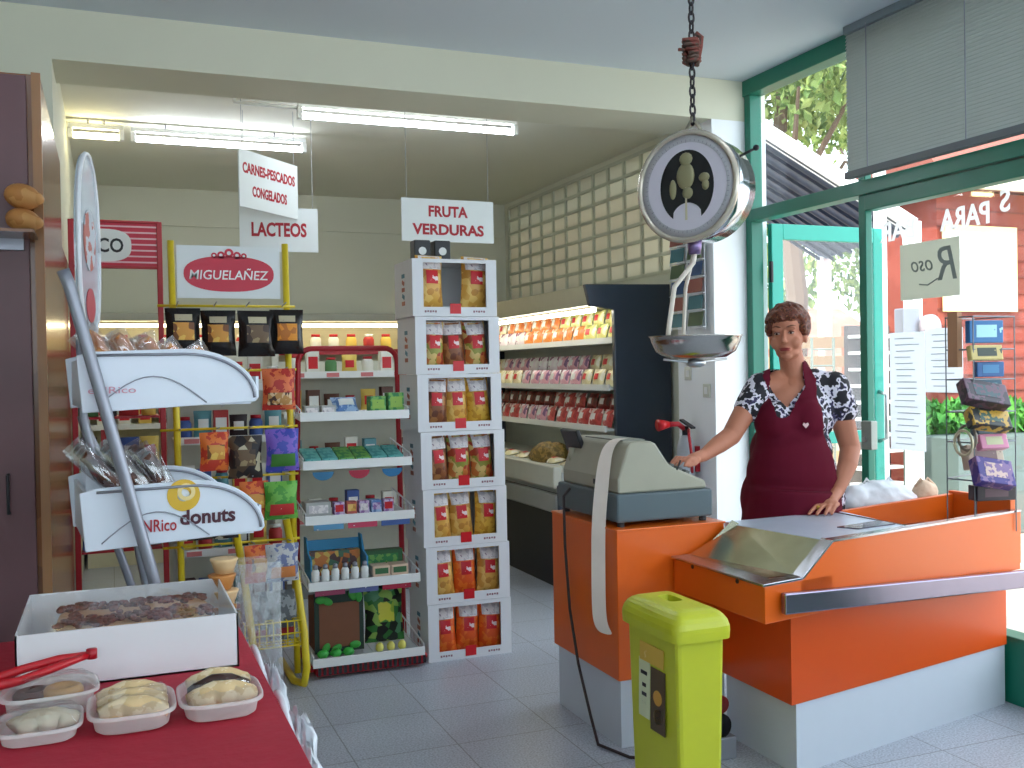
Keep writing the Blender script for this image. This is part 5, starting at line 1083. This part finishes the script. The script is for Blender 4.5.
# face parts
def fpart(name, m, fn):
    b = MB(); fn(b); me = b.mesh(name, m, True); me.transform(LM); o = bpy.data.objects.new(name, me); COL.objects.link(o); o.parent = wm_; me.transform(world_of(wm_).inverted()); return o
for s in (-1, 1):
    e = fpart('eye', mat('shaded_eye_white', (170, 152, 142), .3), lambda b: he(b, (s*.029, .0805, -.003), (.0115, .004, .0038)))  # shadow over the eyes is put into the darkened white
    b = MB(); he(b, (s*.029-.001, .0835, -.003), (.0052, .002, .004)); me = b.mesh('iris', mat('brown_iris', (48, 30, 24), .2), True); me.transform(LM); o = bpy.data.objects.new('iris', me); COL.objects.link(o); o.parent = e; me.transform(world_of(wm_).inverted())
    fpart('eyelid', mat('eyelid_skin', (120, 70, 60), .6), lambda b: b.tube([hp(s*.029+x, .0815-abs(x)*.25, .0045-x*x*28) for x in (-.013, -.007, 0, .007, .013)], .0021, 6))
    fpart('eyebrow', mat('brow_hair', (122, 80, 62), .8), lambda b: b.tube([hp(s*(.012+.036*t), .086-.012*t, .022+.007*math.sin(math.pi*t*.8)) for t in (0, .25, .5, .75, 1)], [.002, .003, .003, .0022, .001], 6))
fpart('lips', mat('lips', (158, 62, 62), .4), lambda b: (he(b, (0, .088, -.0665), (.025, .007, .0036)), he(b, (0, .088, -.0725), (.021, .007, .0042))))
# hair
hb3 = MB(); rh = random.Random(11)
for k in range(900):
    u_, t_ = rh.uniform(0, 2*math.pi), math.acos(rh.uniform(-.75, 1))
    x, y, z = math.sin(t_)*math.cos(u_), math.sin(t_)*math.sin(u_), math.cos(t_)
    p = (x*.079, -.014+y*.097, .034+z*.09)
    if p[1] > .018 and p[2] < .068-.012*(p[0] < 0):
        if not (abs(p[0]) > .062 and p[2] > .0 and p[1] < .045): continue
    if p[1] > -.03 and p[2] < -.012: continue
    if p[2] < -.065: continue
    he(hb3, V(p)*rh.uniform(.97, 1.06), (.008, .018, .009), MX.Rotation(u_+1.2, 3, 'Z') @ MX.Rotation(rh.uniform(-.5, .5), 3, 'Y'), nu=8, nv=6)
for k in range(14): he(hb3, (-.055+.008*k, .074-.00035*(k-7)**2, .066+.004*math.sin(k*2.1)), (.009, .012, .017), MX.Rotation(R(30), 3, 'Y'), nu=8, nv=6)
he(hb3, (0, -.02, .04), (.077, .093, .085), nu=24, nv=16)
hm_ = patch('brown_hair', [(96, 44, 28), (122, 62, 38), (72, 32, 22), (140, 84, 52)], 70, .5, edges=[0, .42, .5, .6], bump=.4)
finish(remesh(hb3, .005, 1), 'hair', hm_, wm_)
# blouse
bb = MB(); torso(bb, .011)
cap(bb, SR, (-.205, .045, 1.24), .066, .06); cap(bb, SL, (.206, 0, 1.225), .067, .066)
me = remesh(bb, .006, 3)
skinV = [(-.10, 1.46), (-.115, 1.339), (-.062, 1.245), (.018, 1.332), (.034, 1.46)]
bm = bmesh.new(); bm.from_mesh(me)
kill = [f for f in bm.faces if (lambda c: c.z > 1.405 or (c.y > .0 and inside((c.x, c.z), skinV)) or c.z < .80)(f.calc_center_median())]
bmesh.ops.delete(bm, geom=kill, context='FACES')
for q in range(10): bmesh.ops.smooth_vert(bm, verts=[v for v in bm.verts if v.is_boundary], factor=.5, use_axis_x=True, use_axis_y=True, use_axis_z=True)
bm.to_mesh(me); bm.free()
finish(me, 'blouse', patch('floral_blouse', [(20, 16, 28), (222, 216, 228), (52, 44, 90), (22, 18, 32), (228, 222, 232)], 24, .7, edges=[0, .5, .58, .62, .70]), wm_)
# apron
ab = MB(); torso(ab, .02)
ab.cyl((-.012, .02, .9), (-.04, .03, .42), .20, .235, 30)
ab.ell((-.03, .075, 1.19), (.10, .082, .085), None, 20, 14); ab.ell((-.02, .06, 1.09), (.16, .10, .14), None, 24, 14); ab.ell((-.012, .05, .98), (.19, .13, .22), None, 24, 16)
me = remesh(ab, .006, 22)
apr = [(-.100, 1.46), (-.13, 1.40), (-.186, 1.298), (-.2, 1.195), (-.23, 1.05), (-.262, .78), (-.30, .44), (.19, .44), (.178, .775), (.15, .93), (.125, 1.04), (.085, 1.149), (.075, 1.294), (.085, 1.36), (.05, 1.46)]
avv = [(-.082, 1.46), (-.118, 1.32), (-.112, 1.21), (-.068, 1.21), (.022, 1.332), (.026, 1.46)]
bm = bmesh.new(); bm.from_mesh(me)
kill = [f for f in bm.faces if (lambda c: c.y < -.03 or not inside((c.x, c.z), apr) or inside((c.x, c.z), avv))(f.calc_center_median())]
bmesh.ops.delete(bm, geom=kill, context='FACES')
for q in range(10): bmesh.ops.smooth_vert(bm, verts=[v for v in bm.verts if v.is_boundary], factor=.5, use_axis_x=True, use_axis_y=True, use_axis_z=True)
bm.to_mesh(me); bm.free()
apo = finish(me, 'apron', mat('burgundy_cloth', (94, 8, 34), .8, var=.08, scale=5, bump=.12, bscale=12, spec=.2), wm_)
bm = MB(); cN = V((.003, .155, 1.172))
bm.prism([(0, -.012), (.012, .002), (.009, .011), (.003, .009), (0, .004), (-.003, .009), (-.009, .011), (-.012, .002)], lambda a, c, h: cN+V((a, h, c)), 0, .012)
me = bm.mesh('heart_badge', mat('pink_badge', (230, 190, 190), .5)); me.transform(LM); o = bpy.data.objects.new('heart_badge', me); COL.objects.link(o); o.parent = wm_; me.transform(world_of(wm_).inverted())
tr = MB()
for s in (-1, 1): chainc(tr, [((s*.1, 0, .82), .112), ((s*.1, .01, .47), .075), ((s*.1, -.015, .12), .055)])
tr.ell((0, 0, .85), (.212, .148, .14), None, 24, 14)
finish(remesh(tr, .01, 2), 'trousers', mat('dark_cloth', (34, 30, 44), .8), wm_)
for s in (-1, 1):
    b = MB(); b.ell((s*.1, .045, .045), (.048, .125, .04)); me = remesh(b, .008, 1); me.transform(MX.Diagonal((1, 1, 1, 1))); finish(me, 'shoe', dark, wm_)
ring_ = MB(); ring_.lathe(V((.028, .235, .842)), [(.0092, -.002), (.0102, 0), (.0092, .002)], 14, ax=(-.4, .9, -.2)); me = ring_.mesh('ring', mat('gold', (210, 170, 80), .3, 1), True); me.transform(LM); o = bpy.data.objects.new('ring', me); COL.objects.link(o); o.parent = wm_; me.transform(world_of(wm_).inverted())
# ---------------------------------------------------------------- outside the shop window
struct(MB().box(3.6, 30, -8, 30, -.12, -.01), 'ground', patch('pale_paving', [(196, 184, 168), (206, 196, 182), (186, 176, 160)], 2, .9), origin=(0, 0, 0))
cw = root('wooden_canopy', (5.9, 6.2, 0), 'dark slatted canopy roof with a white fascia and post outside the shop', 'canopy')
A_, B_ = V((4.62, 6.79, 3.47)), V((5.978, 6.236, 2.50)); E_ = V((.85, 2.1, 0))
b = MB(); n_ = (B_-A_).cross(E_).normalized()*.05
b.add([A_, B_, B_+E_, A_+E_, A_+n_, B_+n_, B_+E_+n_, A_+E_+n_], [(0, 1, 2, 3), (4, 7, 6, 5), (0, 4, 5, 1), (1, 5, 6, 2), (2, 6, 7, 3), (3, 7, 4, 0)]); b.build('roof_deck', mat('dark_blue_grey_boards', (52, 66, 92), .6), cw)
b = MB()
for q in range(9):
    p = A_+E_*(q/8); b.tube([p+V((0, 0, -.03)), p+(B_-A_)+V((0, 0, -.03))], .02, 4)
b.build('slats', mat('dark_slat', (34, 44, 66), .6), cw)
b = MB(); b.tube([A_+V((0, 0, .02)), B_+V((0, 0, .02))], .075, 4); b.build('fascia', mat('bright_white', (250, 250, 250), .6), cw)
for p in (B_, B_+E_, A_+(B_-A_)*.08+V((0,0,.04))): MB().box(p.x-.05, p.x+.05, p.y-.05, p.y+.05, -.01, p.z+.05).build('post', mat('bright_white', (0, 0, 0)), cw)
MB().box(4.93, 5.0, 5.45, 5.50, -.01, 4.2).build('flag_pole', mat('bright_white', (0, 0, 0)))['label'] = 'x'
po = [o for o in COL.objects if o.name == 'flag_pole'][0]; tag(po, 'white pole standing outside, close to the green door frame', 'pole')
# red wooden kiosk with a gable
kx = root('wooden_kiosk', (9, 6.6, 0), 'red-brown wooden kiosk with a cream roof edge outside', 'building')
redw = patch('red_brown_boards', [(142, 62, 46), (152, 70, 54), (132, 54, 42)], 3, .7)
MB().box(6.95, 10.5, 6.95, 7.9, 0, 2.98).build('walls', redw, kx)
b = MB()
for q in range(19): b.box(6.94, 10.5, 6.935, 6.95, .1+q*.15, .112+q*.15)
b.build('board_gaps', mat('dark_gap', (120, 54, 40), .7), kx)
b = MB(); b.prism([(6.55, 2.98), (8.0, 3.04), (7.25, 3.75)], lambda a, c, h: (h, a, c), 6.7, 10.8); b.build('roof', mat('rust_tiles', (140, 74, 58), .7), kx)
MB().box(6.7, 10.8, 6.5, 6.56, 2.92, 3.02).build('fascia', mat('cream_fascia', (240, 226, 206), .6), kx)
sb_ = root('price_board', (7.2, 6.8, 1.95), 'large bright white and yellow menu board on the red wooden kiosk', 'sign')
bo = MB().box(6.98, 7.85, 6.88, 6.92, 1.88, 2.66).build('board', mat('pale_yellow_frame', (250, 236, 170), .6), sb_); MB().box(7.02, 7.81, 6.872, 6.88, 1.93, 2.60).build('sheet', mat('bright_white', (0, 0, 0)), bo)
b = MB()
for z in (2.42, 2.25, 2.06): b.box(7.15, 7.6, 6.868, 6.872, z, z+.025)
b.build('text_lines', mat('faint_blue_ink', (190, 206, 220), .6), bo)
# green hedge
rh = random.Random(5)
def leaves(c, r, n, s, m, name, parent=None, lab=None, cat=None, grp=None, fill=.55):
    b = MB()
    for k in range(n):
        while True:
            p = V((rh.uniform(-1, 1), rh.uniform(-1, 1), rh.uniform(-1, 1)))
            if fill < p.length < 1: break
        p = V(c)+V((p.x*r[0], p.y*r[1], p.z*r[2])); q = Euler((rh.uniform(0, 6), rh.uniform(0, 6), rh.uniform(0, 6))).to_matrix(); z = s*rh.uniform(.6, 1.4)
        b.add([p+q@V((-z, 0, 0)), p+q@V((0, -z*.5, 0)), p+q@V((z, 0, 0)), p+q@V((0, z*.5, .2*z))], [(0, 1, 2, 3)])
    o = b.build(name, m, parent); return o
lgreen = patch('pale_leaf', [(112, 138, 70), (152, 172, 98), (86, 114, 56), (182, 194, 134)], 3, .7)
dgreen = patch('hedge_leaf', [(60, 130, 50), (90, 160, 60), (40, 96, 40)], 6, .7)
hg = root('hedge', (7.4, 6.4, 0), 'low bright green clipped hedge before the red kiosk', 'hedge')
for k in range(5): leaves((6.55+k*.38, 6.75-.1*k, .93), (.32, .2, .16), 420, .05, dgreen, 'foliage', hg, fill=.2)
MB().box(6.3, 8.3, 6.1, 6.7, 0, .8).build('planter', mat('grey_green_stone', (96, 112, 108), .7), hg)
def tree(x, y, h, r, lab, n=2600, m=lgreen, s=.085):
    t = root('tree', (x, y, 0), lab, 'tree', 'trees outside'); b = MB(); b.tube([(x, y, 0), (x+.1, y, h*.4), (x-.05, y+.1, h*.75), (x, y, h)], [.16, .13, .09, .03], 8)
    for q in range(6): a = q*1.05; b.tube([(x, y, h*.5+.1*q), (x+.5*r*math.cos(a), y+.5*r*math.sin(a), h*.7+.15*q)], [.06, .02], 6)
    b.build('trunk', mat('bark', (110, 92, 76), .9), t); cs = [(x, y, h)]
    leaves((x, y, h), (r, r, r*.85), n*2, s, m, 'crown', t, fill=.35)
tree(10.3, 15.6, 3.6, 2.2, 'bushy tree seen through the open door glass', 3200)
tree(14.6, 14.6, 3.6, 2.1, 'bushy tree behind the green post, right of the door')
tree(7.6, 9.9, 5.6, 1.7, 'tall leafy tree seen through the upper window beside the pillar', 3000)
tree(11.6, 12.6, 6.2, 1.9, 'tall leafy tree behind the blind edge in the upper window')
tree(16.8, 11.8, 6.6, 2.0, 'leafy tree rising above the red kiosk roof')
# slatted fence and low house beyond the door
fn = root('slatted_fence', (7, 8.2, 0), 'pale wooden slatted fence outside the open door', 'fence')
d_ = V((.93, -.37, 0)); o_ = V((5.7, 8.5, 0))
slm = mat('pale_timber', (214, 176, 130), .7)
for q in range(9):
    b = MB(); b.obox(o_+d_*.9+V((0, 0, .12+q*.19)), (2.3, .03, .11), (0, 0, math.atan2(d_.y, d_.x))); b.build('slat', slm, fn)
for q in range(4): p = o_+d_*(-.2+.74*q); MB().box(p.x-.05, p.x+.05, p.y-.02, p.y+.08, -.01, 1.8).build('post', mat('orange_timber', (206, 134, 92), .7), fn)
hs = root('low_house', (9.5, 12, 0), 'low house with a pink tiled roof beyond the fence', 'building')
MB().box(7.8, 10.2, 11.2, 12.9, 0, 1.55).build('walls', mat('sand_wall', (222, 200, 180), .8), hs)
b = MB(); b.add([(7.5, 10.9, 1.5), (10.5, 10.9, 1.5), (10.1, 12.0, 2.25), (7.9, 12.0, 2.25), (7.5, 13.1, 1.5), (10.5, 13.1, 1.5)], [(0, 1, 2, 3), (3, 2, 5, 4), (0, 3, 4), (1, 5, 2)]); b.build('roof', patch('pink_tiles', [(220, 160, 136), (206, 140, 116), (230, 180, 160)], 4, .8), hs)
sf = root('outdoor_shelf_unit', (6.05, 6.75, 0), 'dark outdoor shelving with white edges seen left of the notices', 'shelving')
MB().box(5.85, 6.3, 6.85, 6.9, 0, 1.75).build('back', mat('dark_brown_board', (70, 60, 56), .7), sf)
b = MB()
for q in range(12): b.box(5.85, 6.3, 6.7, 6.85, .1+q*.14, .125+q*.14)
b.build('shelf_edges', white, sf)
wc2 = root('bicycle_rack', (5.75, 6.95, 0), 'grey metal ladder rack standing outside behind the open door', 'rack')
b = MB()
for x in (5.55, 5.78): b.cyl((x, 6.95, 0), (x, 6.95, 1.65), .012)
for q in range(11): b.cyl((5.55, 6.95, .15+.14*q), (5.78, 6.95, .15+.14*q), .008)
b.build('frame', mat('grey_green_tube', (120, 130, 120), .5), wc2)
ln = root('round_lamp', (6.0, 6.05, 1.6), 'grey box lamp on the white canopy post outside', 'lamp'); MB().box(5.75, 5.92, 6.1, 6.2, 1.55, 1.85).build('housing', greytube, ln, bev=.01); MB().lathe((6.0, 6.1, 1.7), [(.1, 0), (.1, .04), (.06, .06)], 24, ax=(0, -1, 0)).build('dish', mat('pinkish_grey', (170, 160, 166), .5), ln, smooth=True)
